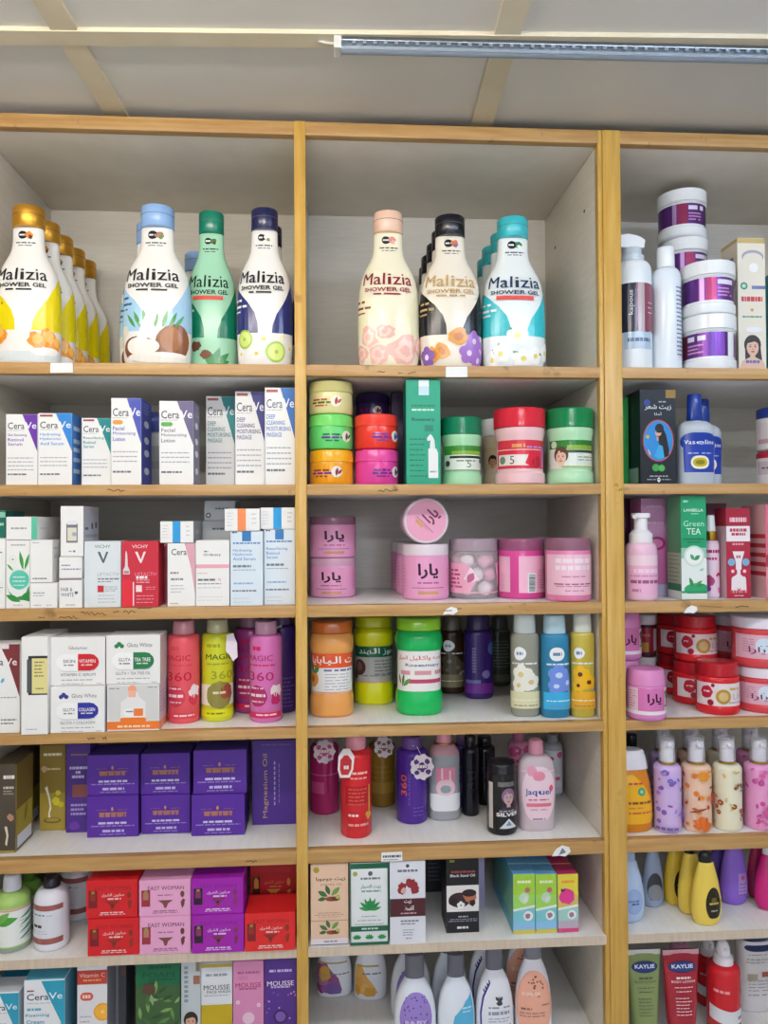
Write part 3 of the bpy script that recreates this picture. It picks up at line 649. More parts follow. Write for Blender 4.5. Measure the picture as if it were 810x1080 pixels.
# ================================================================== row 3
z = S[3]
def word(t, u, v, w, h, c='303038', b=.01): return lambda a: a.text(t, u, v, w, h, c, b)
def many(*fs):
    def fn(a):
        for f in fs: f(a)
    return fn
def plain(*ls):
    def fn(a):
        for u, v, w, h, c in ls: a.words(u, v, w, h, c)
    return fn
Yr = .008
_, z1 = B('white carton cut off by the left picture edge under a green carton', (-16, 5.6), 568, z, plain((.55, .8, .3, .02, '9090a0'), (.5, .3, .4, .015, 'a0a0a8')), Y=Yr, d=.05)
B('dark green carton lying on the leftmost white carton of the third shelf', (-14, 5.8), 539, z1, lambda a: (a.rect(.5, .85, 1, .2, '8cc8b0'), a.words(.5, .5, .4, .1, 'c0e0d0')), 'R', band('0f6458'), Y=.03, d=.09, col='12705f', topcol='8cc8b0', flap=True)
def aloe(a):
    a.words(.2, .93, .6, .02, 'b0b0b8'); a.circ(.28, .72, .16, 'e0e8e0'); a.circ(.28, .72, .13, 'f0f2ee'); a.rect(.28, .72, .1, .02, '8cb090')
    a.poly([(.0, .38), (.1, .26), (.4, .16), (.8, .2), (.97, .34), (1, .1), (.75, .12), (.45, .13), (.15, .22)], '2c8c3c')
    for u, v, l, w, an in ((.72, .56, .85, .16, 100), (.78, .56, .75, .14, 75), (.3, .55, .4, .1, 130), (.62, .1, .7, .26, 155), (.6, .12, .6, .24, 40)): a.leaf(u, v, l, w, an, '3a9c44' if v > .4 else '2c8a3c')
    a.circ(.56, .42, .42, '5cc8b0', 28); a.words(.3, .46, .5, .02, 'd0f0e8', 'l'); a.words(.28, .4, .56, .016, 'd0f0e8'); a.words(.32, .34, .46, .014, 'd0f0e8'); a.words(.3, .05, .4, .012, 'b0b0b8')
_, z1 = B('white carton with an aloe leaf and turquoise disc', (6.6, 31.6), 570, z, aloe, Y=Yr, d=.05)
_, z2 = B('white carton with thin grey print, lower of the pair beside the aloe carton', (32.2, 60.5), 615, z, plain((.1, .6, .45, .04, '8890a0'), (.1, .5, .4, .03, '8890a0'), (.1, .12, .3, .03, 'a0a0b0'), (.6, .12, .2, .03, 'a0a0b0')), Y=Yr, d=.045)
B('white carton with one dark word, upper of the pair beside the aloe carton', (32.2, 55.3), 569.5, z2, plain((.1, .93, .3, .02, 'a0a0a8'), (.1, .09, .66, .03, '70707c')), 'R', plain((.2, .8, .5, .05, 'c8c8d8'), (.2, .6, .5, .1, 'd0d0dc')), Y=Yr, d=.042)
B('white carton with a green stripe lying across the aloe carton', (6.6, 39.5), 545.5, max(z1, z2), lambda a: (a.words(.15, .5, .5, .08, 'a8a8b0'), a.rect(.9, .5, .19, 1, '5cc0a0')), 'R', plain((.1, .5, .3, .05, 'd8d8dc')), Y=.009, d=.118, flap=True)
_, z1 = B('small white carton with a dark flower logo, bottom of the three in the tower', (62.5, 86.5), 610.5, z, many(word('FAIR &', .33, .63, .5, .13, '606880'), word('WHITE', .36, .45, .56, .13, '606880'), lambda a: (a.leaf(.72, .45, .18, .1, 60, '505878'), a.leaf(.76, .45, .18, .1, 110, '505878'), a.words(.3, .1, .4, .04, 'b0b0bc'), a.rect(.5, .98, 1, .05, '8c7480'))), Y=Yr, d=.06)
_, z1 = B('small white carton with faint violet print, middle of the tower', (62.5, 86.5), 587.5, z1, plain((.1, .6, .4, .06, '8888a8'), (.1, .42, .84, .06, '9090b8')), Y=Yr, d=.06)
B('tall white carton with a small bottle picture on top of the tower', (64, 88), 534, z1, lambda a: (a.rect(.5, .46, .5, .38, '707078'), a.rect(.5, .44, .4, .26, 'e0dcc8'), a.rect(.5, .67, .42, .08, 'e8e8f0'), a.circ(.6, .44, .1, '98a8c8'), a.words(.36, .1, .16, .02, '9090b0'), a.circ(.6, .1, .05, '7078a0')), 'R', lambda a: (a.rect(.5, .5, 1, 1, 'd4d6e2'), a.rect(.2, .55, .2, .05, '60687c'), a.rect(.55, .6, .1, .12, '3c4458'), a.rect(.8, .62, .1, .12, '3c4458'), a.words(.1, .4, .8, .06, 'b0b4c4')), Y=Yr, d=.093)
def vichy(red):
    def fn(a):
        ink = 'f4e4e4' if red else '50606c'
        a.text('VICHY', .5, .92, .44, .05, ink if red else '606c74', .004)
        a.poly([(.36, .84), (.43, .84), (.52, .72), (.6, .84), (.66, .84), (.54, .67), (.5, .67)], ink)
        a.text('LIFTACTIV', .66, .5, .6, .05, 'e890a0' if red else 'a8b0b8', 0)
        if red:
            a.poly([(.03, .0), (.03, .4), (.2, .42), (.3, .38), (.3, 0)], 'e02838'); a.rect(.32, .2, .03, .36, 'f8e8e8'); a.poly([(.04, .5), (.22, .5), (.22, .56), (.17, .62), (.15, .82), (.12, .86), (.1, .82), (.09, .62), (.04, .56)], 'e4d8dc'); a.words(.06, .53, .14, .04, 'a08890')
            a.rect(.47, .28, .16, .1, 'f4dce0'); a.words(.4, .45, .3, .04, 'f8e8e8'); a.lines(.4, .41, .4, 2, .035, .012, 'f0b8c0'); a.lines(.66, .3, .3, 2, .03, .01, 'e88898'); a.lines(.4, .17, .5, 3, .05, .01, 'f0a0b0')
        else:
            a.rect(.45, .28, .17, .1, 'cc2c3c'); a.words(.37, .43, .58, .02, '70787c'); a.words(.37, .39, .4, .015, '90989c'); a.lines(.56, .31, .38, 3, .03, .01, 'a0a8ac'); a.lines(.38, .18, .56, 3, .05, .01, 'a8b0b4')
    return fn
B('pale grey serum carton with a big dark V', (89, 127.4), 571, z, vichy(False), Y=Yr, d=.05, col='dfe6ea')
B('red serum carton with a white V and dropper picture', (128.4, 167), 571, z, vichy(True), Y=Yr, d=.05, col='c8283c')
B('dull pink carton edge behind the red serum carton', (169, 182), 573, z, None, Y=.075, d=.05, col='c86070')
_, z1 = B('white and pink carton with a grey word, beside the red carton', (176.7, 205.6), 573, z, lambda a: (a.poly([(.62, 1), (1, 1), (1, .2), (.86, .6)], 'e0a8b4'), a.text('Cera', .42, .86, .56, .1, '505868', .008), a.words(.1, .53, .3, .03, 'b08090'), a.words(.12, .43, .48, .03, '888890'), a.lines(.12, .33, .5, 3, .05, .012, 'b0b0b4'), a.words(.1, .05, .3, .02, 'd0b080')), Y=Yr, d=.05)
def stripe(c): return lambda a: (a.rect(.49, .5, .24, 1, c), a.lines(.06, .8, .2, 5, .14, .03, 'd0d0d4'), a.lines(.78, .75, .14, 3, .2, .05, 'c8ccd4'))
B('white carton with a blue stripe lying on the pink cornered carton', (169, 204), 550, z1, stripe('2a9cdc'), 'R', lambda a: (a.rect(.5, .5, 1, 1, '9a9ca0'), a.rect(.5, .5, .4, .2, 'b8babc')), Y=.006, d=.083)
B('white carton with a pink stripe across its front', (206.4, 241.8), 570, z, lambda a: (a.words(.25, .83, .12, .02, '707078'), a.text('Ordinary', .49, .775, .52, .05, '404048', .008), a.rect(.5, .605, 1, .055, 'eea8b8'), a.words(.05, .5, .3, .012, 'e0b0b8'), a.words(.06, .4, .5, .03, '70707c'), a.text('15', .66, .4, .2, .04, 'e0a0b0'), a.words(.06, .34, .7, .018, 'a0a0a8'), a.words(.06, .28, .7, .01, 'c0c0c4'), a.lines(.06, .14, .8, 2, .05, .008, 'd0d0d4')), Y=Yr, d=.05)
_, z1 = B('tall grey carton standing behind the pink striped carton', (213.5, 248), 549.5, z, plain((.3, .9, .4, .025, '707480')), Y=.105, d=.06, col='c4c8cc')
B('grey carton with a dark ring lying on top at the back', (215.6, 248), 528.5, z1, lambda a: (a.words(.35, .6, .45, .08, '606470'), a.circ(.13, .26, .085, '50545c'), a.circ(.13, .26, .045, 'c8ccd0')), Y=.105, d=.06, col='bfc3c7')
def lr(l1, c): return lambda a: (a.rect(.5, .94, .28, .15, '2c78b8'), a.words(.06, .985, .14, .02, '404048'), a.words(.08, .84, .84, .022, '5c8cc0'), [a.text(t, .08+w/2, .74-.055*i, w, .042, '3c84c4', .004) for i, (t, w) in enumerate(l1)], a.words(.08, .53, .56, .03, '708090'), a.words(.08, .48, .7, .012, 'a0b0c0'), a.words(.1, .3, .62, .022, '8cb4dc'), a.words(.06, .2, .74, .022, '788090'), a.lines(.08, .1, .6, 2, .05, .008, 'c0c8d0'))
_, z1 = B('pale blue serum carton under the orange striped carton', (243, 277), 560.5, z, lr([('Hydrating', .58), ('Hyaluronic', .6), ('Acid Serum', .7)], 0), Y=Yr, d=.05, col='dce8f2')
B('white carton with an orange stripe lying on the pale blue carton', (237, 273.6), 536.7, z1, stripe('f08c50'), Y=.005, d=.06)
_, z1 = B('pale blue serum carton at the post, under a blue striped carton', (278.4, 311), 558.5, z, lr([('Resurfacing', .68), ('Retinol', .42), ('Serum', .36)], 0), Y=.022, d=.05, col='e0eaf2')
B('white carton with a sky blue stripe lying at the post', (274.8, 311), 535.5, z1, stripe('1e9cdc'), Y=.021, d=.06)
# ---- middle bay: pink scrub jars
YJ = [(0, .92), (.01, .97), (.03, 1), (.74, 1), (.76, .985), (.78, .985)]
def yara(a):
    a.rect(.5, .5, 1, 1, 'eba3cb'); a.text('يارا', .5, .66, .3, .4, '3c1430', .03); a.words(.5, .36, .32, .04, 'b06090', 'c'); a.rect(.5, .23, .5, .015, '7c3860'); a.rect(.5, .1, .3, .09, 'd0a070'); a.lines(.04, .8, .1, 8, .09, .025, 'd880b0'); a.lines(.86, .8, .12, 7, .09, .025, 'd880b0')
def pink_jar(label, px, top, zz=None, base=None, Y=None, lidc='e4c4d4', body='eba3cb', fn=yara, turn=0, group=None, span=165, lv=.8):
    return V(label, 'body_scrub_jar', 'jar', px, top, zz or z, [('body', [(0, .92), (.01, .97), (.03, 1), (lv-.03, 1), (lv-.015, .985), (lv, .985)], body), ('lid', [(lv-.005, .97), (lv, .99), (lv+.02, 1), (.97, 1), (.99, .985), (1, .95)], lidc)], [('label', .06, lv-.05, span, turn, fn)], base=base, Y=Y, group=group)
r, z1, Yj, _ = pink_jar('pink jar with clear top, lower of the pair by the middle post', (327.5, 375), 588, base=630.8, lidc='d8a8c0', turn=-5)
pink_jar('pink jar with dark clear top, upper of the pair by the middle post', (326.8, 375), 545, z1, Y=Yj, lidc='8c6478', turn=4)
g, z1, Yj, Rj = pink_jar('pink jar with a white lid carrying a round jar on its top', (424.4, 473), 573.5, base=633.3, lidc='e8dce4')
clone(g, -.004, .105, 'pink jar hidden behind the jar that carries the round one')
clone(g, -.008, .21, 'pink jar at the back of the row behind the white lidded jar')
# a jar lying on its side, lid towards the viewer
zc = W(446, 549.4, Yj).z; Rr = zc-z1-.0004
r = thing('body_scrub_jar', 'round pink jar lying on its side showing its pink lid face', 'jar', (W(446.3, 549.4, Yj).x, Yj+.045, zc), rx=math.pi/2)
lathe('body', [(0, Rr*.93), (.003, Rr*.98), (.06, Rr*.98), (.066, Rr*.96)], mat('eba3cb'), r)
lathe('lid', [(.066, Rr*.97), (.068, Rr), (.092, Rr), (.098, Rr*.95), (.099, Rr*.85)], mat('e9dfe6'), r)
A = Art(1, 1); A.circ(.5, .5, .44, 'eda6c4', 40); A.rect(.5, .5, .01, .01, 'eda6c4')
vs, fs = glyphs('يارا', .03); cs, sn = math.cos(-.75+math.pi/2), math.sin(-.75+math.pi/2)
cs, sn = math.cos(.75), math.sin(.75)
A.L.append(([(.62+(x*.3*cs-y*.34*sn), .6+(x*.3*sn+y*.34*cs)) for x, y in vs], fs, '6c2048'))
for o, wd_, c, t in ((0, .5, '9c5c80', .014), (-.1, .4, 'd888b0', .02), (-.17, .2, 'd8a050', .07)): 
    cx, cy = .47+o*.7, .47+o*.7*-.2-.05; A.L.append(([(cx-.5*wd_*.707*1-.5*t*.7, cy+.5*wd_*.707-.5*t*.7), (cx+.5*wd_*.707-.5*t*.7, cy-.5*wd_*.707-.5*t*.7), (cx+.5*wd_*.707+.5*t*.7, cy-.5*wd_*.707+.5*t*.7), (cx-.5*wd_*.707+.5*t*.7, cy+.5*wd_*.707+.5*t*.7)], [(0, 1, 2, 3)], c))
A.build('lid_print', r, lambda u, v, e: Vector(((u-.5)*2*Rr, (v-.5)*2*Rr, .099+e)))
# clear jar of pink and white sweets
def candy_label(a): a.rect(.5, .12, 1, .03, 'eeb0c8'); a.poly([(0, .95), (.34, .95), (.5, .55), (.38, .1), (0, .1)], 'f0b0c8'); a.poly([(.8, .95), (1, .95), (1, .1), (.86, .3)], 'eea8c4'); a.lines(.06, .75, .2, 4, .12, .05, 'b04878'); a.poly([(.3, .5), (.4, .86), (.52, .5), (.42, .42)], 'f6dce6'); a.leaf(.36, .4, .16, .1, 60, 'c06890'); a.words(.04, .28, .26, .05, 'c06890')
xm = 499.4; yf = WZ(xm, 632.2, z).y; Yc = yf+.045; Rr = (W(524.4, 600, Yc).x-W(474.4, 600, Yc).x)/2; H = W(xm, 567.8, Yc).z-z
r = thing('sweets_jar', 'clear plastic jar of pale pink and white balls', 'jar', (W(xm, 600, Yc).x, Yc, z+.0004))
lathe('body', [(.0022, Rr*.5), (0, Rr*.92), (.002, Rr*.97), (.006, Rr), (H*.78, Rr), (H*.79, Rr*.975), (H*.79, Rr*.95), (H*.77, Rr*.965), (.007, Rr*.965), (.0035, Rr*.93), (.0032, Rr*.5)], mat('fdf4f8:g'), r)
lathe('lid', [(H*.795, Rr*.93), (H*.795, Rr), (H*.97, Rr), (H*.99, Rr*.98), (H, Rr*.94)], mat('cdb8c4:l'), r)
wrap(r, ([(0, Rr), (H, Rr)], 1, 2), H, 'label', .04, .62, 170, 0, candy_label)
rs = .0145; k = 0
for lay in range(3):
    n = 5
    for i in range(n):
        a = 2*math.pi*(i+.5*lay)/n+.3; q = Rr*.965-rs-.001 if n == 6 else Rr*.965-rs-.003
        q = min(q, Rr)
        bm = bmesh.new(); bmesh.ops.create_icosphere(bm, subdivisions=3, radius=rs)
        for v in bm.verts: v.co *= 1+.05*math.sin(v.co.x*260+i)*math.cos(v.co.z*230+lay)
        o = finish('sweet', bm, mat(('f4c4d4', 'f8f0f2', 'f0aac4')[(i+lay) % 3]+':s'), None, True); o.location = (r.location.x+q*math.cos(a), r.location.y+q*math.sin(a), z+.0055+rs*1.06+lay*rs*1.98)
        tag(o, 'pale pink or white ball inside the clear plastic jar', 'sweet', 'balls inside the clear jar'); k += 1
pink_jar('deep pink jar with a barcode on its back label', (525.4, 573.6), 567.8, base=632, lidc='b86890:l', body='dc4c98', lv=.8, fn=lambda a: (a.rect(.12, .5, .25, .86, 'f3bcd2'), a.rect(.68, .5, .6, .88, 'f3bcd2'), a.rect(.58, .3, .14, .48, 'e8f0ec'), [a.rect(.58, .1+.032*i, .1, .01+.012*random.random(), '506068') for i in range(13)], a.lines(.68, .6, .22, 8, .06, .015, 'd080a8'), a.lines(.08, .5, .1, 8, .05, .014, 'e0a0bc')), span=160)
pink_jar('pale pink jar with a wrapped lid at the right wall', (576, 622), 567, base=635, lidc='b07890:l', body='e888b4', fn=lambda a: (a.rect(.5, .52, 1, .92, 'f4c4d6'), a.words(.2, .84, .6, .1, 'f8e4ee'), a.words(.2, .68, .6, .1, 'f8e4ee'), a.words(.5, .48, .4, .03, 'd088a8', 'c'), a.words(.5, .31, .66, .03, 'b05880', 'c'), a.words(.5, .26, .6, .02, 'c878a0', 'c'), a.words(.5, .16, .3, .03, 'd890b0', 'c')))
# ---- right bay
def pump_parts(r, R, H, v0, col='f2f0ee', reach=.9, stem=.4, gold=None):
    bm = bmesh.new(); h = H*(1-v0)
    loft(bm, [(H*v0, R*.5), (H*v0+h*.3, R*.5), (H*v0+h*.34, R*.36), (H*v0+h*.8, R*.34), (H*v0+h*.86, R*.5), (H*v0+h*.98, R*.5), (H, R*.42)], 1, 2, 24)
    finish('pump_head', bm, mat(col), r, True)
    bm = bmesh.new(); tube(bm, [(0, -R*.3, H*v0+h*.9), (-R*.3, -R*.55, H*v0+h*.91), (-R*.55, -R*.75, H*v0+h*.84)], [R*.2, R*.17, R*.13], 10); finish('nozzle', bm, mat(col), r, True)
    if gold: lathe('gold_collar', [(H*v0-.001, R*.54), (H*v0, R*.56), (H*v0+.006, R*.56), (H*v0+.007, R*.5)], mat('d0a050:m'), r)
V('pink foam bottle with a white pump top at the left post', 'foam_pump_bottle', 'bottle', (660, 692), 541.5, z,
  [('body', [(0, .9), (.015, .97), (.03, 1), (.56, 1)]+ease(.56, 1, .66, .74), 'eec0d8:w'), ('pump_collar', [(.65, .72), (.655, .74), (.76, .72), (.8, .52), (.81, .44)], 'f0eef0'), ('pump_neck', [(.8, .42), (.96, .42)], 'f2f0f2'),
   ('pump_head', [(.94, .44), (.95, .58), (.99, .6), (1, .54)], 'f4f2f4')],
  [('label', .05, .52, 160, 0, lambda a: (a.rect(.5, .85, 1, .3, 'f4d4e0'), a.rect(.5, .4, 1, .7, 'eeb4d2'), a.text('WHITE', .5, .62, .6, .12, 'f4d0e4') if 0 else a.words(.2, .62, .6, .1, 'f6d4e6'), a.words(.12, .36, .76, .08, '9c5c84'), a.words(.1, .5, .7, .03, 'c888ac'), a.words(.15, .15, .2, .07, 'c080a8')))], base=634.4,
  extra=lambda r, R, H: finish('nozzle', (lambda bm: (tube(bm, [(-R*.2, -R*.2, H*.97), (-R*.5, -R*.5, H*.972), (-R*.68, -R*.7, H*.955)], [R*.2, R*.17, R*.14], 10), bm)[1])(bmesh.new()), mat('f2f0f2'), r, True))
B('tall pink carton with a red swirl behind the foam bottle', (676, 703), 526, z, lambda a: (a.rect(.5, .8, 1, .4, 'c890b8'), a.words(.2, .75, .66, .025, 'e0c0d4'), a.words(.2, .92, .6, .02, 'e0c0d4'), a.ell(.6, .54, .34, .07, 'b03078'), a.ell(.6, .54, .24, .045, 'e088b8'), a.rect(.5, .06, 1, .12, 'c8bcd8')), Y=.1, d=.06, col='d878b0')
B('dark plum carton at the back behind the foam bottle', (657, 678), 524, z, None, Y=.19, d=.06, col='5c2848')
def tea(a):
    a.rect(.5, .7, 1, .62, '1c9c68'); a.rect(.5, .35, 1, .3, '9cc8b4'); a.rect(.5, .2, 1, .4, 'e8eeea'); a.words(.1, .95, .2, .02, 'a0e0c8')
    a.text('LANBELLA', .5, .865, .76, .028, 'e8f4ee', .008); a.words(.4, .83, .3, .01, 'a0d8c0'); a.text('Green', .5, .735, .8, .055, 'b8e8d4', 0); a.text('TEA', .5, .66, .56, .06, 'e0f4ea', .004); a.words(.5, .585, .84, .014, '1c6c50', 'c'); a.words(.5, .555, .5, .012, '1c6c50', 'c')
    a.circ(.5, .42, .4, 'd0e4d8', 28); a.circ(.5, .42, .33, 'eef4ee', 28); a.leaf(.5, .38, .3, .16, 40, '3c9060'); a.leaf(.5, .38, .28, .14, 120, '4ca070'); a.leaf(.7, .28, .2, .1, 20, 'a0d0b8')
    a.ell(.6, .1, .5, .06, '2ca468'); a.leaf(.45, .12, .4, .14, 110, '2c8c4c'); a.leaf(.5, .12, .4, .13, 40, '3c9c50'); a.leaf(.55, .13, .35, .12, 10, '2c8c4c'); a.rect(.5, .075, 1, .02, '1c9464'); a.rect(.5, .03, 1, .06, 'eaf0ec')
B('green and white carton with tea leaves and round leaf emblem', (717.6, 744.5), 523.5, z, tea, 'L', lambda a: (a.rect(.5, .6, 1, .8, '5c9c70'), a.rect(.5, .12, 1, .08, '247c4c'), a.rect(.5, .04, 1, .08, 'd8e0d8'), a.rect(.5, .3, 1, .3, 'b0c0a0'), a.lines(.1, .5, .8, 9, .04, .01, '70906c')), base=632.7, d=.062, col='2c9c6c')
def belle(a): a.rect(.5, .5, 1, 1, 'efd0e0'); a.words(.1, .86, .8, .06, 'b02460'); a.words(.1, .72, .5, .05, 'c04880'); a.blob(.25, .3, .22, 'b03870'); a.blob(.7, .4, .14, 'c02858'); a.circ(.68, .36, .09, 'f0c0d0'); a.blob(.2, .16, .16, '8c3c98'); a.blob(.75, .12, .14, 'e080b0'); a.blob(.85, .7, .1, 'd04880')
V('pink patterned spray bottle with gold collar and white cap', 'spray_bottle', 'bottle', (742, 757.5), 543.5, z,
  [('body', [(0, .9), (.01, .97), (.02, 1), (.66, 1)]+ease(.66, 1, .69, .8, 3), 'e8c8dc'), ('gold_collar', [(.69, .74), (.695, .77), (.8, .77), (.805, .7)], 'c89a3c:m'), ('cap', [(.8, .62), (.97, .5), (.99, .46), (1, .36)], 'eceef0'), ],
  [('label', .02, .65, 170, 0, belle)], base=631)
B('dark pink carton standing behind the spray bottle', (746, 766), 531, z, None, Y=.16, d=.05, col='8c5468')
def cherry(a):
    a.rect(.5, .9, 1, .2, 'a8243c'); a.text('Bestgirl', .5, .865, .7, .06, 'f0c8d0', .01) if 0 else a.words(.15, .87, .7, .05, 'f0c8d0'); a.rect(.5, .715, 1, .17, 'f2eaec'); a.words(.15, .755, .7, .035, 'c03850'); a.words(.22, .71, .6, .03, 'c03850'); a.rect(.5, .31, 1, .62, 'b0283e'); a.words(.25, .6, .5, .02, 'e0a0b0')
    a.poly([(.25, .52), (.75, .52), (.62, .4), (.62, .3), (.8, .22), (.82, .06), (.18, .06), (.2, .22), (.38, .3), (.38, .4)], 'f2e8ea'); a.circ(.2, .4, .15, '7cb4d8'); a.circ(.8, .4, .15, '7cb4d8'); a.blob(.25, .29, .18, 'b82848', .1); a.blob(.74, .29, .18, 'b82848', .1); a.circ(.25, .3, .07, 'f0d0d8'); a.circ(.74, .3, .07, 'f0d0d8'); a.words(.4, .46, .2, .03, 'c06078'); a.poly([(.2, .16), (.5, .1), (.8, .16), (.6, .12), (.5, .08), (.4, .12)], 'c03050'); a.words(.15, .075, .7, .03, 'd04860'); a.words(.3, .03, .4, .012, 'f0c0c8')
B('red and white carton with cherry pictures', (765.5, 790.7), 536, z, cherry, 'L', lambda a: (a.rect(.5, .5, 1, 1, 'd8b0b8'), a.rect(.5, .9, 1, .2, 'a02438')), Y=.035, d=.045, col='b42c42')
B('pale pink carton with red side stripes at the right edge', (807, 840), 532, z, lambda a: (a.rect(.5, .2, 1, .4, 'e890a8'), a.circ(.1, .4, .2, 'b03048')), 'L', lambda a: (a.rect(.5, .5, 1, 1, 'eab8bc'), [a.rect(.6, .12+.1*i+.04, .8, .045, 'c03844') for i in range(1, 6)]), Y=.02, d=.09, col='e0708c')
# ================================================================== row 4
z = S[4]
B('white carton with a brown red corner cut off by the left edge', (-12, 21), 679.5, z, lambda a: (a.poly([(.35, 1), (1, 1), (1, .4), (.62, .8)], '7c3034'), a.rect(.4, .97, .5, .05, 'e8e0e0'), a.text('Cera', .22, .8, .5, .08, '50404c', .01), a.text('Ve', .72, .8, .38, .08, 'f4f0f0', .01), a.leaf(.4, .56, .2, .1, 60, '60a8d0'), a.words(.1, .4, .8, .012, 'a0a0a8'), a.words(.4, .15, .5, .016, '808088'), a.words(.4, .11, .4, .016, '808088')), Y=.012, d=.05, base=774, flap=True)
def window(a): a.rect(.63, .605, .74, .4, '2c2c30'); a.rect(.7, .6, .6, .36, 'e6dc94'); a.rect(.29, .6, .16, .34, '50545c'); a.lines(.5, .74, .36, 5, .035, .012, '807848'); a.words(.55, .47, .3, .012, '807848'); a.words(.2, .055, .4, .01, 'b0b8c8')
B('white carton with a cut out window showing a yellow label', (22.7, 50.2), 672, z, window, base=775, d=.11, flap=True)
def pillbox(c, brand, t1, t2, foot, bc='606068', leaf=None):
    def fn(a):
        if leaf: a.circ(.24, .82, .045, leaf); a.circ(.19, .78, .04, leaf); a.circ(.29, .78, .04, leaf); a.text(brand, .62, .8, .46, .085, bc, 0)
        else: a.text(brand, .5, .78, .34, .07, bc, 0)
        a.pill(.5, .46, .78, .37, 'd4d4d8'); a.pill(.49, .475, .77, .355, 'f8f8f8')
        a.poly([(.5, .3), (.72, .3), (.8, .32), (.87, .4), (.885, .475), (.87, .55), (.8, .63), (.72, .65), (.5, .65)], c)
        a.text(t1, .34, .5, .22, .07, '686870', .01); a.words(.24, .42, .2, .03, '909098'); a.text(t2, .67, .5, .3, .075, 'f4f0f0', .015); a.words(.56, .42, .22, .025, 'e8d8d8')
        a.text(foot, .5, .22, .64, .06, '707078', 0); a.words(.2, .11, .6, .018, 'a8a8b0'); a.words(.2, .03, .4, .014, 'b0b0b8'); a.words(.84, .03, .1, .014, 'b0b0b8')
    return fn
_, z1 = B('white carton with a white and blue capsule, below the red capsule one', (53.4, 110.5), 724.3, z, pillbox('24309c', 'Gluta White', 'GLUTA', 'COLLAGEN', 'GLUTA + COLLAGEN', leaf='30348c'), 'R', band('c8c8d4'), base=773, d=.06)
B('white carton with a white and red capsule, on top of the blue capsule one', (53.4, 111), 672.3, z1, pillbox('d0202c', 'Glutamax', 'SKIN', 'VITAMIN', 'VITAMIN C SERUM'), 'R', band('c890a0'), base=None, Y=.012, d=.06, flap=True)
def orange_box(a):
    a.rect(.5, .56, .96, .84, 'd8d8d6'); a.poly([(.26, .2), (.74, .2), (.74, .62), (.62, .72), (.58, .84), (.42, .84), (.38, .72), (.26, .62)], 'eceaea'); a.circ(.48, .9, .08, 'f0a080'); a.rect(.48, .8, .14, .14, 'f0b49c'); a.pill(.5, .4, .36, .16, 'f8f8f8'); a.rect(.6, .4, .18, .16, 'f08038'); a.words(.36, .42, .14, .03, '909098'); a.rect(.5, .12, 1, .17, 'f07c24'); a.pill(.5, .24, .5, .1, 'f07c24'); a.words(.2, .1, .62, .045, 'f8d8b8'); a.words(.04, .92, .2, .02, '9090a0'); a.words(.78, .94, .18, .02, '9090a0')
_, z1 = B('white carton with an orange banner, under the green capsule carton', (113, 168), 722.3, z, orange_box, 'R', lambda a: (a.rect(.5, .5, 1, 1, 'dcd4e0'), a.rect(.5, .1, 1, .18, 'f0a070'), a.lines(.1, .8, .8, 6, .08, .03, 'b8b0c8')), base=771, d=.06)
B('white carton with a white and green capsule', (112, 169), 670.3, z1, pillbox('167c48', 'Gluta White', 'GLUTA', 'TEA TREE', 'GLUTA + TEA TREE OIL', leaf='1c7c48'), 'R', band('d4d8d4'), Y=.012, d=.06, flap=True)
MB = [(0, .9), (.008, .96), (.02, 1), (.8, 1), (.84, .985)]+ease(.845, .97, .87, .72, 4)
MC = [(.87, .66), (.875, .69), (.985, .66), (1, .6)]
def magic(c1, c2, ink, blob, num=True):
    def fn(a):
        a.words(.3, .9, .2, .05, c2); a.text('MAGIC', .45, .78, .62, .07, ink, .015); a.words(.2, .69, .6, .02, c2)
        a.text('360', .5, .55, .56, .11, ink, 0) if num else a.rect(.5, .55, .6, .1, c1)
        a.blob(.42, .3, .22, blob, .04, 24); a.words(.26, .4, .3, .02, 'e8c0c8'); a.words(.24, .31, .36, .035, 'f4e0e4'); a.words(.28, .23, .28, .02, 'e8c0c8')
        a.blob(.86, .36, .14, 'f6e4ea'); a.blob(.82, .26, .12, c1); a.rect(.5, .06, 1, .07, c2); a.words(.4, .065, .44, .02, 'f4d8e0')
    return fn
def mgb(label, px, top, base, body, cap, fn, Y=None, tg=None, turn=0):
    def ex(r, R, H):
        if tg:
            x0 = tg*R; pts = [(x0-R*.3, H*.86), (x0+R*.1, H*.88), (x0+R*.36, H*.78), (x0+R*.4, H*.64), (x0+R*.1, H*.6), (x0-R*.1, H*.66), (x0-R*.35, H*.7)]
            sheet('hang_tag', pts, -R*.9-.0012, -R*.9, mat('f0e4ec:s'), r)
    return V(label, 'body_splash_bottle', 'bottle', px, top, z, [('body', MB, body), ('cap', MC, cap)], [('label', .03, .82, 165, turn, fn)], base=base, Y=Y, extra=ex)
mgb('coral red body splash bottle with clear cap, leftmost of the splash row', (177, 210.8), 654.5, 763.8, 'e85a64:w', 'd0909c', magic('d83c50', 'e04858', 'c8203c', 'd03850'), turn=-8)
mgb('yellow green body splash bottle with clear cap', (213, 246), 653.5, 761.7, 'd0d42c:w', 'b8b490', lambda a: (a.words(.3, .92, .3, .04, 'a0a828'), a.text('MAGIC', .6, .78, .64, .07, '3c5c1c', .02), a.words(.3, .69, .5, .02, 'a0a828'), a.text('360', .66, .55, .5, .1, '98982c'), a.rect(.5, .3, 1, .26, 'e8e4d0'), a.blob(.6, .3, .3, '8c8440', .05, 24), a.blob(.75, .34, .16, 'a04c38'), a.words(.45, .33, .3, .03, 'd8d4b0'), a.rect(.5, .07, 1, .1, 'e0e020'), a.words(.3, .07, .4, .02, '808418')), tg=1.0)
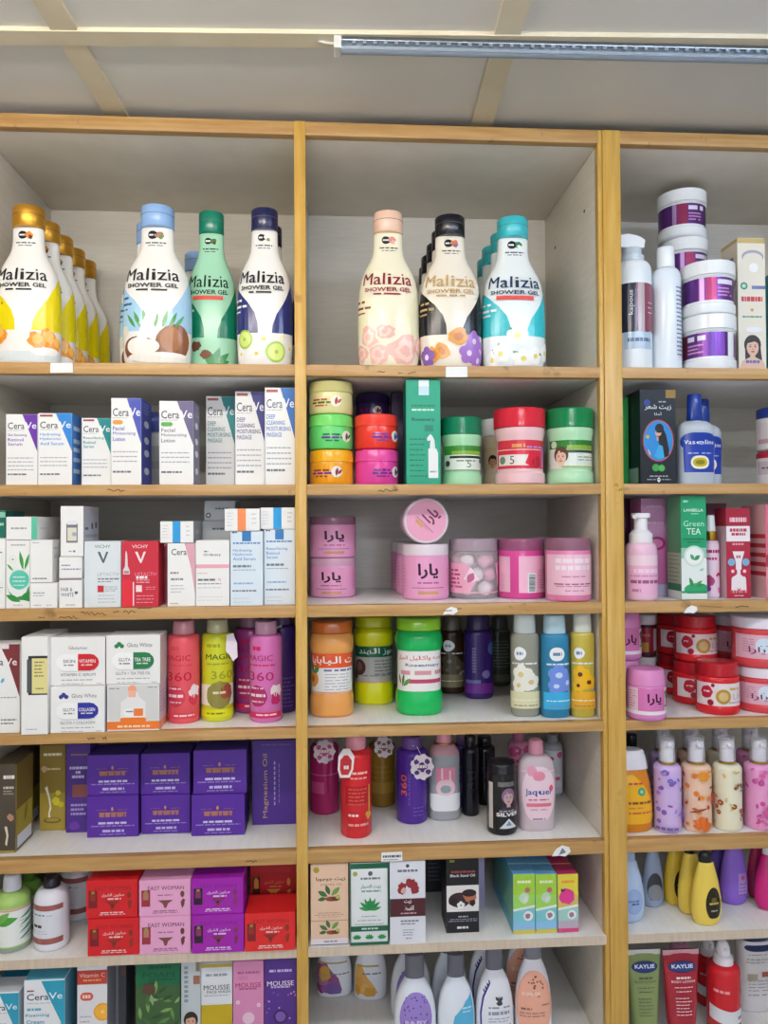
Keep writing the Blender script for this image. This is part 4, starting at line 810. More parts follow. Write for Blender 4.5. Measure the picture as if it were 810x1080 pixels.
mgb('pink violet body splash bottle with clear cap, at the front', (263.5, 297.7), 655, 762.8, 'd874b8:w', 'c898b4', magic('c82c6c', 'd82c5c', 'b82464', 'b02c68'), turn=-14)
mgb('plum body splash bottle half hidden behind the pink violet one', (247.5, 283), 648, 753, 'a03c84:w', 'a07890', magic('c82c6c', 'd82c5c', 'b82464', 'b02c68'))
mgb('dark purple body splash bottle with a white tag, by the middle post', (283, 312.5), 645, 752.5, '402470:w', '6c5888', lambda a: (a.lines(.2, .4, .7, 8, .05, .02, '5c4488')), tg=-.1)
# ---- middle bay
WJ = [(0, .88), (.015, .95), (.04, .985), (.2, .985), (.24, .93), (.26, .92), (.66, .92), (.68, .97), (.72, 1), (.8, 1), (.84, .95), (.87, .86)]
def wax(label, px, top, base, body, lid, fn, tw=0, z0=.25, z1=.67):
    return V(label, 'sugar_wax_jar', 'jar', px, top, z, [('body', WJ, body), ('screw_lid', cap_prof(.875, 1, .94, .02), lid)], [('label', z0, z1, 165, tw, fn)], base=base, n=2.6)
wax('orange jar with papaya label and orange lid', (326.8, 373), 653.6, 757.5, 'eca458', 'c46424', lambda a: (a.rect(.5, .5, 1, 1, 'f2f0ee'), a.rect(.5, .82, 1, .36, 'e8582c'), a.text('ت البابايا', .52, .82, .8, .22, 'f8f0e8', .02), a.words(.4, .58, .5, .05, '7078a8'), a.lines(.42, .48, .48, 6, .075, .022, 'b0b4c4'), a.blob(.16, .36, .13, 'e89838', .1), a.circ(.15, .36, .06, 'b05c20'), a.leaf(.18, .5, .2, .1, 120, '4c7c3c'), a.leaf(.18, .5, .18, .1, 40, '5c8c44'), a.rect(.5, .03, 1, .04, 'e8b090')))
wax('lime yellow jar with coconut label between orange and green jars', (373, 415), 649, 744, 'dcdc10', 'c8c81c', lambda a: (a.rect(.5, .5, 1, 1, 'b8b8b4'), a.rect(.5, .85, 1, .3, '186044'), a.text('جوز الهند', .56, .85, .7, .2, 'dcece4', .015), a.circ(.22, .42, .15, '5c3c3c'), a.circ(.2, .44, .09, '806058'), a.blob(.08, .22, .09, '704c44'), a.lines(.5, .6, .44, 5, .09, .028, '6c6c70'), a.words(.3, .2, .6, .03, '807c74'), a.rect(.5, .03, 1, .05, 'd0a090')))
r, _, Yg, _ = wax('bright green jar with rosemary label and yellow green lid', (417, 466), 650.5, 755.4, '14b85c', '8cc828', lambda a: (a.rect(.5, .5, 1, 1, 'f0eeec'), a.text('القصه واكليل الجبل', .5, .82, .84, .13, 'd05c58', .012), a.text('Rosemary', .54, .64, .54, .1, '405088', .015), [a.rect(.26+.27*i, .46, .2, .1, 'd898a4') for i in range(3)], a.pill(.6, .25, .56, .1, 'c0486c'), a.leaf(.2, .1, .22, .06, 80, '4c8440'), a.leaf(.22, .12, .2, .07, 40, '5c9448'), a.leaf(.16, .15, .18, .05, 110, '8c6c40'), a.rect(.96, .15, .06, .2, 'c83c40')))
clone(r, .012, .1, 'bright green jar hidden behind the front rosemary jar')
CB = [(0, .88), (.01, .95), (.03, 1), (.76, 1)]+ease(.76, 1, .82, .78)
CC = [(.82, .76), (.825, .79), (.98, .74), (1, .66)]
def floral(petal, mid, band_c, n='flower', logo=True, side=.5):
    def fn(a):
        if logo: a.circ(.36, .77, .17, 'eef0f0'); a.words(.28, .77, .18, .04, '7088a8')
        a.words(.1, .64, .7, .02, 'e8ecec')
        for u, v, r in ((.4, .5, .26), (.62, .4, .24), (.34, .36, .2)): a.flower(u, v, r, petal, mid)
        a.leaf(.6, .26, .3, .1, 30, '90a490'); a.rect(.5, .17, 1, .22, band_c); a.words(.1, .17, .8, .012, 'f0f0e0'); a.words(.2, .1, .6, .012, '808070')
    return fn
def oilb(label, px, top, base, body, cap, fn, Y=None, turn=0):
    return V(label, 'body_wash_bottle', 'bottle', px, top, z, [('body', CB, body), ('cap', CC, cap)], [('label', .04, .8, 160, turn, fn)], base=base, Y=Y, ratio=.8, n=2.4)
oilb('clear body wash bottle with white jasmine, left of the blue one', (539, 568), 648, 756.7, 'b8b8a8:l', 'd8e0de', floral('f0eee0', 'e0c890', 'e0dcb4'), turn=-8)
oilb('blue body wash bottle with blue flowers and a pale blue cap', (570.3, 599.5), 648.5, 757.8, '2c80a8:w', 'b8d4e0', floral('7090e0', 'c8d8f4', '3cb0e4'), turn=20)
oilb('yellow body wash bottle with sunflowers beside the right wall', (602, 626.3), 647, 757.5, 'c4b048:w', 'd8dcd0', floral('ecb820', '5c2c14', 'e8ac28'), turn=-6)
oilb('dark brown body wash bottle beside the green jar, in shade', (464, 489), 650, 732, '40281c:w', '6c5c50', floral('5c5040', '80705c', '8c7c5c'))
oilb('dark purple body wash bottle in the middle of the shelf', (489.5, 519.5), 648, 737.8, '38206c:w', '403060', lambda a: (a.rect(.5, .5, 1, 1, '38206c'), [a.rect(.36, .38+.045*i, .1, .03, '7868a0') for i in range(9)], a.circ(.82, .74, .16, '5068a0'), a.circ(.62, .34, .1, '8c80c0'), a.rect(.3, .22, .4, .06, '7078b0'), a.rect(.5, .12, 1, .16, '6c2c8c')))
oilb('grey brown body wash bottle at the back in shade', (516, 538), 650, 724, '444840:w', '50504c', lambda a: (a.lines(.2, .8, .6, 9, .06, .014, '7c8078'), a.rect(.5, .1, 1, .14, '606454')))
# ---- right bay
def yara2(a): a.rect(.5, .5, 1, 1, 'd878b4'); a.rect(.12, .5, .22, 1, 'e8c4d4'); a.lines(.04, .85, .16, 7, .11, .03, 'c080a0'); a.text('يارا', .52, .52, .26, .5, '4c1438', .03); a.rect(.86, .5, .26, 1, 'e0ccd4'); a.blob(.84, .7, .1, '686468'); a.blob(.86, .4, .08, '88848c'); a.words(.74, .2, .2, .08, '707078')
def scrub(label, px, top, base, Y=None, zz=None):
    return V(label, 'body_scrub_jar', 'jar', px, top, zz or z, [('body', [(0, .9), (.02, .96), (.06, 1), (.12, 1), (.13, .985), (.66, .985), (.68, .95)], 'd884c0'), ('lid', [(.68, .94), (.69, .97), (.82, .96), (.96, .9), (.99, .85), (1, .76)], 'e08cc4'), ('white_ring', [(.13, .992), (.2, .992)], 'f0e8ec')], [('label', .2, .65, 165, 0, yara2)], base=base, Y=Y)
g, z1, Yf, Rf = scrub('glossy pink scrub jar at the front by the post', (661, 701), 704, 761.7)
g2 = clone(g, -.008, .105, 'pink scrub jar standing behind the front one, lower of two'); 
g3 = clone(g, -.006, .105, 'pink scrub jar stacked at the back by the post, upper of two', dz=z1-z+.0006)
dj = lambda lab, zz: V(lab, 'scrub_jar', 'jar', (671, 691), 692 if zz is None else 648, zz or z, [('body', [(0, .9), (.03, 1), (.74, 1), (.76, .95)], '4c2430'), ('lid', cap_prof(.77, 1, .99, .03), 'e4e0e4')], [('label', .12, .7, 150, 0, lambda a: (a.rect(.5, .5, 1, 1, '8c2430'), a.rect(.8, .5, .3, .9, 'b0a0ac'), a.rect(.3, .2, .3, .4, 'b08030'), a.words(.1, .7, .4, .1, 'c05058')))], Y=.235)
_, z2, _, _ = dj('dark jar with a white lid behind the pink jars, lower', None); dj('dark jar with a white lid behind the pink jars, upper', z2)
def love(a):
    a.rect(.5, .5, 1, 1, 'ecdede'); a.blob(.22, .6, .1, 'c0243c', .1); a.blob(.2, .45, .06, 'c0243c'); a.words(.17, .62, .1, .08, 'f0d0d0'); a.circ(.32, .9, .03, 'a01c30'); a.circ(.28, .14, .05, 'a01c30'); a.circ(.48, .42, .12, 'b8903c'); a.circ(.48, .42, .075, 'd8bc80'); a.words(.58, .76, .18, .1, 'c8a850'); a.text('LH', .74, .42, .2, .26, 'c0b0c0', 0); a.words(.56, .16, .36, .05, 'b0a0a8')
def red_jar(label, px, top, base=None, Y=None, zz=None, turn=0):
    return V(label, 'body_cream_jar', 'jar', px, top, zz or z, [('body', [(0, .9), (.02, .96), (.05, 1), (.17, 1), (.18, .985), (.62, .985), (.63, 1), (.7, .99), (.73, .93)], 'd8242c'), ('lid', cap_prof(.735, 1, .95, .02), 'b81c28')], [('label', .18, .62, 170, turn, love)], base=base, Y=Y)
r, _, Yq, _ = red_jar('red jar with white heart label, frontmost by itself', (735.5, 777.5), 696.7, 755.4, turn=-8)
A = Art(1, 1); H = .0
g, z1, Y2, _ = red_jar('red jar with heart label, lower one under the stacked red jar', (711, 753.5), 696, 744.6, turn=10)
red_jar('red jar with heart label, stacked on another near the shelf above', (712, 753.5), 648, Y=Y2, zz=z1)
clone(g, .006, .095, 'red jar half hidden at the back, lower of the rear pair'); g = clone(g, .006, .095, 'red jar half hidden at the back, upper of the rear pair', dz=z1-z+.0006)
def gazelle(a): a.rect(.5, .5, 1, 1, 'e4b4c4'); a.lines(.12, .8, .16, 6, .1, .03, 'c080a0'); a.text('يارا', .3, .35, .2, .34, '804068', .02); a.circ(.38, .55, .1, 'd8e4f0'); a.words(.34, .55, .1, .04, '8098c0'); a.poly([(.62, .75), (.72, .8), (.7, .55), (.74, .3), (.7, .08), (.66, .3), (.6, .5)], 'c8a060')
def pw_jar(label, px, top, base=None, Y=None, zz=None):
    return V(label, 'body_cream_jar', 'jar', px, top, zz or z, [('body', [(0, .92), (.02, .97), (.05, 1), (.18, 1), (.19, .99), (.66, .99), (.67, 1), (.75, 1), (.77, .96)], 'd84850'), ('lid', cap_prof(.775, 1, 1, .02), 'ece4f0')], [('label', .19, .66, 170, 0, gazelle)], base=base, Y=Y)
_, z1, Y3, _ = pw_jar('pink and red banded jar with white lid, lower at the right edge', (778, 828), 701, 753.5)
g, _, _, _ = pw_jar('pink and red banded jar with white lid, upper at the right edge', (774, 826), 649, Y=Y3, zz=z1)
gl, z1, Y4, _ = pw_jar('pink banded jar behind the right edge stack, lower', (757, 800), 694, Y=Y3+.105); pw_jar('pink banded jar behind the right edge stack, upper', (754, 798), 648, Y=Y3+.105, zz=z1)
# ================================================================== row 5
z = S[5]
def snake(a):
    a.rect(.5, .5, 1, 1, '8c7430'); a.rect(.5, .22, 1, .44, 'a89038'); a.words(.15, .89, .7, .03, 'e0d8b8'); a.blob(.18, .72, .12, 'c8a080'); a.words(.3, .72, .5, .02, 'd8c898')
    for p in ([(.2, .5), (.3, .52), (.42, .36), (.46, .26), (.4, .2), (.44, .14), (.6, .14), (.5, .1), (.34, .13), (.34, .2), (.4, .28), (.32, .4)],): a.poly(p, 'e8e4d0')
    a.ell(.5, .12, .34, .035, '6c5c30'); a.ell(.5, .125, .27, .022, 'a89038'); a.blob(.66, .34, .16, 'd0c428', .3); a.blob(.72, .44, .1, 'd8d030', .3); a.blob(.84, .3, .1, 'c8b828', .3)
_, _ = B('dark brown and gold carton with a snake, front one cut off by the left edge', (-9, 16.3), 807, z, lambda a: (a.rect(.5, .5, 1, 1, '4c4438'), a.words(.5, .86, .46, .04, 'e8e4dc'), a.words(.5, .74, .46, .025, 'd0c8b8'), a.lines(.5, .7, .44, 2, .03, .014, 'a09888'), a.blob(.8, .4, .14, 'b08468', .3), a.poly([(.55, .3), (.66, .3), (.72, .2), (.66, .08), (.58, .1), (.64, .2)], 'e0d8c0'), a.rect(.5, .015, 1, .03, 'a08848')), 'R', lambda a: (a.rect(.5, .5, 1, 1, '6c5828'), a.rect(.5, .32, .9, .3, 'a49438'), a.rect(.5, .1, .8, .14, 'd8dce8'), a.rect(.03, .5, .06, 1, 'a08848'), a.leaf(.5, .25, .5, .14, 70, '746820')), base=900, d=.085, flap=True, col='584c34')
B('dark brown and gold carton behind the front snake one at the left edge', (3, 22.5), 800, z, None, 'R', lambda a: (a.rect(.5, .5, 1, 1, '64502a'), a.rect(.5, .32, .9, .3, 'a49438'), a.rect(.5, .1, .8, .14, 'd8dce8'), a.rect(.03, .5, .06, 1, 'a08848')), Y=.125, d=.1, flap=True, col='584c34')
B('gold carton with a white snake and yellow blossom', (42, 69), 786, z, snake, base=876, d=.06, col='8c7430')
B('dark violet carton with orange mark between gold carton and purple stack', (69.8, 95), 785, z, lambda a: (a.words(.2, .88, .7, .02, '8c6c60'), a.words(.15, .73, .8, .03, 'c8c0e0'), a.words(.4, .68, .2, .03, 'c8c0e0'), a.words(.25, .63, .5, .03, 'c8c0e0'), a.rect(.66, .47, .8, .14, '8c5048'), a.lines(.2, .31, .7, 3, .05, .025, 'a898d0'), a.blob(.35, .08, .2, '6c38a8')), base=878, d=.06, col='4c2c84')
def soap(a):
    a.rect(.5, .58, .54, .03, '9c6858'); a.leaf(.49, .62, .09, .05, 90, 'c08858'); a.text('ROYAL', .4, .535, .2, .1, 'a86c50') if 0 else a.words(.24, .54, .52, .11, 'a87058'); a.words(.18, .655, .2, .012, '9c6858'); a.words(.6, .655, .2, .012, '9c6858')
    a.words(.22, .34, .56, .05, 'd0c8e8'); a.words(.08, .27, .84, .025, '9c88c8'); a.words(.3, .15, .42, .06, 'c4b8e4'); a.words(.25, .07, .5, .02, '9c88c8')
def soaps(label, px, top, base=None, Y=None, zz=None, flap=False, yaw=0):
    return B(label, px, top, zz or z, soap, 'R', lambda a: a.rect(.5, .5, 1, 1, '3c2070'), base=base, Y=Y, d=.075, col='55289a', name='soap_carton', group=None, flap=flap, topcol='3c2478', yaw=yaw)
for i, (w, lo, up, mid, base, tp) in enumerate((('left', (91.8, 146), (92, 146.2), 839.3, 883, 796.5), ('middle', (149, 200.5), (148.6, 200.3), 838.5, 879.3, 795), ('right', (201.8, 258), (204, 260), 838.3, 881.3, 791.5))):
    where = ('the leftmost purple pile', 'the middle purple pile', 'the rightmost purple pile')[i]
    Yb = WZ(sum(lo)/2, base, z).y
    _, z1 = soaps('purple soap carton with gold crest, lower one of '+where, lo, mid, Y=Yb)
    soaps('purple soap carton with gold crest, upper one of '+where, up, tp, Y=Yb+(.004 if i == 2 else .002), zz=z1, flap=True)
B('tall purple carton with gold sideways lettering at the middle post', (266, 313), 781, z, lambda a: (a.text('Magnesium Oil', .3, .46, .13, .76, 'c8a068', .01, rot=1), a.text('نقي', .9, .5, .01, .01, '55289a') if 0 else None, [a.rect(.5, .25+.06*i, .03, .04, 'b0a0d8') for i in range(9)], [a.rect(.6, .28+.06*i, .02, .045, '8c78c0') for i in range(8)], a.words(.2, .95, .7, .02, '6c4c9c')), base=869.7, d=.06, col='4c2a8c')
# ---- middle bay
def splash(label, px, top, base, body, cap, fn, tagc=None, tx=0, tv=.83, Y=None, turn=0, capr=.62, shape_=None):
    def ex(r, R, H):
        if tagc:
            cx, cz, q = tx*R, tv*H, R*.72; pts = []
            for i in range(28):
                a_ = 2*math.pi*i/28; k = q*(1+.09*math.cos(a_*9)); pts.append((cx+k*math.cos(a_), cz+k*math.sin(a_)*1.1))
            yy = -R*.98
            o = sheet('hang_tag', pts, yy-.0016, yy-.0006, mat('ece2ea:s'), r)
            B_ = Art(2*q, 2.2*q); 
            for i in range(8): B_.blob(.5+.22*math.cos(i*.8)*(i % 2+.6), .5+.2*math.sin(i*.8)*(i % 2+.5), .11, tagc)
            B_.words(.28, .52, .44, .12, 'f4eef4')
            B_.build('tag_print', r, lambda u, v, e: Vector((cx+(u-.5)*2*q, yy-.0016-e, cz+(v-.5)*2.2*q)))
            bm = bmesh.new(); tube(bm, [(cx, yy-.001, cz+q*.9), (cx*.5, -R*capr*.9, H*.9), (0, -R*capr*1.06, H*.915)], .0006, 6); finish('tag_string', bm, mat('e8e0e0'), r)
    return V(label, 'body_splash_bottle', 'bottle', px, top, z, [('body', [(0, .9), (.01, .97), (.025, 1), (.8, 1)]+ease(.8, 1, .86, .68, 4), body), ('cap', [(.86, .64), (.865, .66), (.985, .63), (1, .56)], cap)], [('label', .05, .78, 150, turn, fn)], base=base, Y=Y, extra=ex)
lns = lambda c: (lambda a: (a.lines(.15, .7, .7, 5, .1, .02, c), a.rect(.5, .3, .7, .2, c)))
splash('magenta body splash bottle with a pink scalloped tag, by the post', (327, 357.5), 772, 860, 'b02468:w', 'd888a8', lambda a: (a.rect(.5, .62, 1, .02, 'c85c8c'), a.rect(.3, .4, .4, .2, 'c84884')), 'd04c88', 0, .8)
def love_red(a): a.words(.4, .82, .4, .03, 'f0c0b8'); a.words(.36, .75, .4, .02, 'f0b0a8'); a.rect(.52, .52, .6, .24, 'b41c24'); a.lines(.3, .6, .5, 5, .05, .02, 'd85048'); a.rect(.84, .45, .05, .4, 'd8a040'); a.words(.3, .25, .24, .03, 'f4dcd8'); a.blob(.82, .24, .09, 'd8a040', .3); a.words(.3, .12, .5, .03, 'e8a8a0')
def red_tag(r, R, H):
    cx, cz = -.62*R, H*.74
    pts = [(cx-R*.55, cz-R*.3), (cx-R*.5, cz+R*.55), (cx-R*.2, cz+R*1.0), (cx+R*.2, cz+R*1.0), (cx+R*.5, cz+R*.5), (cx+R*.42, cz-R*.3), (cx+R*.2, cz-R*.8), (cx-R*.4, cz-R*.8)]
    yy = -R*1.0; sheet('hang_tag', pts, yy-.0016, yy-.0006, mat('ece2e2:s'), r)
    A_ = Art(1, 1); A_.poly([(.1, .3), (.14, .62), (.36, .78), (.6, .78), (.82, .6), (.78, .3), (.6, .1), (.2, .1)], 'b8242c'); A_.words(.34, .36, .3, .12, 'ecd8d8')
    A_.build('tag_print', r, lambda u, v, e: Vector((cx+(u-.5)*R*1.05, yy-.0016-e, cz+(v-.45)*R*1.8)))
r, _, _, _ = splash('red body splash bottle with a pink cap, frontmost on the shelf', (359, 392), 774, 885, 'd0242c:w', 'e89cac', love_red); 
red_tag(r, r.dimensions.x or .031*.5+.0, 0) if 0 else None
R_, H_ = [(max(v.co.x for v in c.data.vertices), max(v.co.z for v in r.children[1].data.vertices)) for c in r.children[:1]][0]; red_tag(r, R_, H_)
splash('amber body splash bottle with a lilac scalloped tag at the back', (389, 416.5), 772, 852, '8c6820:w', 'b8a090', lns('a07c30'), '8c6440', .1, .84)
splash('violet body splash bottle with a white scalloped grape tag', (418, 450.6), 776, 870, '4c2490:w', '6c4c90', lambda a: (a.text('FOREVER', .26, .5, .1, .5, 'd05030', .01, rot=1) if 0 else a.text('360', .26, .56, .16, .34, 'd86030', .01, rot=1), a.text('MAGIC', .4, .5, .05, .5, '7858b0', .0, rot=1), a.lines(.5, .2, .3, 3, .06, .02, '6c48ac')), '5c2c78', .55, .68)
def clr(a): a.text('YU', .55, .72, .34, .16, 'd85c88', .01) if 0 else a.rect(.5, .68, .44, .26, 'e88ca8'); a.rect(.44, .7, .04, .2, 'f4d8e0'); a.rect(.58, .66, .04, .2, 'f4d8e0'); a.circ(.5, .44, .22, 'ecc4d0'); a.circ(.5, .42, .1, '88a0a8'); a.poly([(.02, .32), (.3, .34), (.5, .3), (.7, .34), (.98, .32), (.98, .08), (.8, .02), (.2, .02), (.02, .08)], 'eceef2')
V('clear grey splash bottle with a pink cap and pink letters', 'body_splash_bottle', 'bottle', (452, 484.6), 772, z, [('body', [(0, .9), (.01, .97), (.03, 1), (.72, 1), (.76, .97), (.8, .86), (.86, .6), (.87, .5)], 'c4c8d0:l', .75, 2.6), ('pink_collar', [(.76, .99), (.8, .9), (.86, .66), (.865, .6)], 'eab0b8:l', .77, 2.6), ('gold_ring', [(.865, .62), (.87, .66), (.885, .66), (.89, .6)], 'c89870:m', .9, 2), ('cap', [(.885, .5), (.985, .46), (1, .38)], 'e89cac', 1, 2)], [('label', .1, .74, 140, 0, clr)], base=866, ratio=.75, n=2.6)
for w, px, base, c, cp in (('tall black splash bottle behind the clear bottle, in shade', (487, 505), 861.5, '141420', '1c1c24'), ('tall black splash bottle at the back in the shade', (500, 522), 850, '101016', '18181e')):
    splash(w, px, 776, base, c, cp, lambda a: a.lines(.3, .7, .4, 4, .1, .02, '30304c'))
splash('purple splash bottle edge behind the clear bottle', (478, 497), 774, 852, '4c3c8c:w', '8c6c90', lns('7060a8'))
def silver(a):
    a.rect(.12, .45, .14, .8, 'c8c0b8'); a.rect(.6, .5, .8, 1, '1c1c20'); a.rect(.55, .83, .44, .08, '6c6868'); a.poly([(.4, .4), (.46, .55), (.55, .6), (.7, .6), (.82, .54), (.86, .4)], '2c2030'); a.woman(.6, .6, .17, '8c6c88', 'c0a0a0', '3c3040')
    a.words(.36, .37, .4, .025, 'a0a0a0'); a.text('SILVER', .6, .31, .62, .065, 'f0f0f0', .03); a.poly([(.6, .24), (.84, .07), (.36, .07)], 'd8e0e8'); a.poly([(.6, .2), (.68, .12), (.52, .12)], '7890a8')
V('black hair product can with a portrait and white lettering', 'hair_gel_bottle', 'bottle', (513.5, 544.3), 802, z, [('body', [(0, .9), (.012, .97), (.03, 1), (.86, 1), (.88, .985)], '17171c'), ('cap', [(.88, .98), (.885, .97), (.95, .96), (.975, .94), (.995, .85), (1, .78)], '121218')], [('label', .05, .86, 150, 0, silver)], base=882)
BO = [(0, .84), (.01, .9), (.05, .92), (.2, .93), (.4, .985), (.52, 1), (.62, .985), (.7, .94), (.76, .86), (.81, .72), (.835, .58), (.845, .44)]
def babyoil(a): a.ell(.5, .45, .36, .47, 'f0d4e0', 26); a.rect(.5, .84, .9, .02, 'e8c8d4'); a.circ(.38, .85, .1, 'e49cb4'); a.circ(.5, .76, .09, 'e890a8'); a.text('Jaquer', .5, .48, .5, .13, '3c50a0', .015); a.blob(.72, .55, .06, 'e45c74'); a.words(.32, .36, .34, .025, 'd85c80'); a.pill(.5, .27, .48, .06, 'e87890'); a.words(.36, .19, .28, .02, 'd890a8'); a.words(.4, .03, .2, .03, '9c90a0')
V('clear pale pink baby oil bottle with a pink cap', 'baby_oil_bottle', 'bottle', (545.3, 585.5), 780, z, [('body', BO, 'f6e2ea:l', .6, 2.6), ('cap', [(.845, .38), (.85, .4), (.985, .36), (1, .3)], 'eaa0b8', 1, 2)], [('label', .12, .78, 150, 0, babyoil)], base=877.5, ratio=.6, n=2.6)
V('clear bottle with pink blossoms standing behind the baby oil', 'body_splash_bottle', 'bottle', (573, 593), 774, z, [('body', [(0, .9), (.03, 1), (.8, 1)]+ease(.8, 1, .88, .6, 4), 'c8ccd8:l'), ('cap', [(.88, .56), (.99, .54), (1, .48)], '9ca0a8')], [('label', .06, .76, 150, 0, lambda a: (a.rect(.5, .5, 1, 1, 'ccd0da'), a.rect(.5, .3, .5, .3, 'dcd8e4'), a.pill(.5, .35, .4, .08, 'd87088'), a.blob(.3, .8, .12, 'c84878'), a.blob(.7, .9, .12, 'd86090')))], base=841)
V('pink bottle with a flowered top, behind the silver lettered can', 'body_splash_bottle', 'bottle', (536, 558), 772, z, [('body', [(0, .9), (.03, 1), (.8, 1)]+ease(.8, 1, .88, .6, 4), 'e094b8'), ('cap', [(.88, .56), (.99, .54), (1, .48)], 'c87898')], [('label', .5, .84, 150, 0, lambda a: [a.flower(random.uniform(.1, .9), random.uniform(.1, .9), .16, 'c85888', 'e8b0c8') for i in range(8)])], base=846)
# ---- right bay
BS = [(0, .86), (.012, .93), (.05, .98), (.2, 1), (.42, .98), (.6, .9), (.72, .78), (.8, .66), (.84, .6), (.85, .56)]
V('amber baby shampoo bottle with a white cap, half behind the post', 'baby_shampoo_bottle', 'bottle', (641, 686.3), 790, z, [('body', BS, 'd88420:w'), ('cap', [(.77, .78), (.775, .82), (.9, .72), (.985, .62), (1, .55)], 'e8e4ec')], [('label', .1, .72, 120, 10, lambda a: (a.poly([(.1, .95), (.4, 1), (.62, .8), (.92, .4), (.96, .15), (.8, .02), (.1, .02)], 'f0b428'), a.words(.3, .82, .3, .04, 'd04838'), a.circ(.56, .66, .09, '4c9c74'), a.circ(.56, .66, .04, '9cd0b0'), a.words(.3, .44, .56, .05, '8c5028'), a.words(.3, .24, .56, .035, 'c86830'), a.words(.3, .34, .3, .03, 'd08838')))], Y=.057, ratio=.62, n=2.3)
LB = [(0, .92), (.01, .98), (.02, 1), (.66, 1)]+ease(.66, 1, .71, .66, 5)
def lotion(label, px, base, body, fn, Y=None, top=776.5):
    def ex(r, R, H):
        lathe('gold_collar', [(H*.712, R*.56), (H*.714, R*.6), (H*.735, R*.6), (H*.737, R*.5)], mat('c8a048:m'), r)
        bm = bmesh.new(); loft(bm, [(H*.735, R*.46), (H*.86, R*.46), (H*.865, R*.44), (H*.875, R*.44), (H*.885, R*.52), (H*.95, R*.52), (H*.965, R*.46)], 1, 2, 24)
        tube(bm, [(0, -R*.3, H*.92), (-R*.1, -R*.6, H*.925), (-R*.14, -R*.72, H*.905)], [R*.2, R*.17, R*.13], 10)
        finish('pump_head', bm, mat('ece8f0'), r, True)
        lathe('clear_overcap', [(H*.738, R*.62), (H*.99, R*.57), (H*.9995, R*.52), (H*.9985, R*.5), (H*.988, R*.55), (H*.738, R*.6)], mat('f4f4fa:g'), r)
    return V(label, 'lotion_pump_bottle', 'bottle', px, top, z, [('body', LB, body)], [('printed_front', .02, .68, 165, 0, fn)], base=base, Y=Y, extra=ex)
def scat(bg, cols, leafy=False, name=None):
    def fn(a):
        a.rect(.5, .5, 1, 1, bg)
        for i in range(24):
            u, v = random.uniform(.05, .95), random.uniform(.04, .97); c = cols[i % len(cols)]
            if leafy and i % 2: a.leaf(u, v, .14, .06, random.uniform(0, 180), c)
            else: a.flower(u, v, random.uniform(.04, .07), c, cols[(i+1) % len(cols)], 6)
        if name: name(a)
    return fn
def mg(a): a.text('MAGIC', .76, .74, .44, .08, '5c3838', .02); a.words(.6, .66, .3, .02, '807070')
ln = [lotion('lilac lotion pump bottle with violet flowers, second from the post', (690, 717.2), 880, 'd4b8ea', scat('d4b8ea', ['8c5cc0', '7a6cc8', 'b088d8'], True, lambda a: (a.leaf(.8, .1, .5, .12, 100, '6c50b0'), a.leaf(.8, .3, .5, .1, 80, '7c68c0'), a.words(.1, .06, .5, .05, '8070b0')))),
      lotion('peach lotion pump bottle with autumn leaves', (720, 748.8), 879, 'f4ccb0', scat('f4ccb0', ['e8883c', 'd86828', 'e8a04c', 'c03c34'], True, lambda a: (a.blob(.8, .5, .13, 'c42c48', .4), a.blob(.45, .13, .16, 'e07028', .4), a.blob(.5, .9, .13, 'e89838', .3), a.leaf(.2, .3, .4, .06, 20, '8c4838')))),
      lotion('cream lotion pump bottle with red and gold leaves', (752.8, 780.6), 878, 'f0ecd0', scat('f0ecd0', ['b83838', 'd0b060', 'a05030', 'd8c888'], True, mg)),
      lotion('pink lotion pump bottle with dark pink flowers, at the right edge', (786.2, 815), 877.2, 'f0a4d4', scat('f0a4d4', ['e070b0', 'd85098', 'c850a0'], True, lambda a: (mg(a), a.blob(.6, .3, .2, 'd8589c', .2), a.leaf(.75, .25, .2, .08, 60, '6c8c50'))))]
for g, w, dx in zip(ln, ('behind the lilac one', 'behind the peach one', 'behind the cream one', 'behind the pink one'), (.028, .03, .03, .03)):
    clone(g[0], dx, .085, 'lotion pump bottle with clear overcap standing in the second row, '+w)
V('small black capped bottle behind the amber shampoo', 'shampoo_bottle', 'bottle', (654, 676), 774, z, [('body', [(0, .9), (.03, 1), (.7, 1)]+ease(.7, 1, .8, .6), '50505c'), ('cap', cap_prof(.8, 1, .6), '18181c')], [('label', .1, .6, 140, 0, lambda a: a.rect(.5, .5, 1, 1, 'b0a8b8'))], Y=.16)
# ================================================================== row 6
z = S[6]
def aloe_b(a): a.rect(.5, .5, 1, 1, 'e8ece8'); a.leaf(.3, .62, .4, .14, 10, '4c9c3c'); a.leaf(.34, .6, .3, .12, 40, '6cac4c'); [a.leaf(.72, .7-.18*i, .3, .04, 20, '4c9078') for i in range(4)]; a.lines(.72, .64, .24, 4, .16, .015, '90a8a0'); a.rect(.5, .97, 1, .05, 'e0a8a0')
V('green tinted bottle with white label and white pump, cut by the left edge', 'lotion_pump_bottle', 'bottle', (-6, 32), 921, z, [('body', [(0, .9), (.01, .97), (.03, 1), (.66, 1)]+ease(.66, 1, .78, .5, 5), 'a8cc70:w'), ('clear_base', [(.0, .91), (.01, .98), (.03, 1.008), (.07, 1.008)], 'b8ccb8:l'), ('cap', [(.78, .46), (.79, .5), (.97, .46), (.99, .4), (1, .3)], 'dcdce8')], [('label', .09, .6, 200, 0, aloe_b)], base=1006)
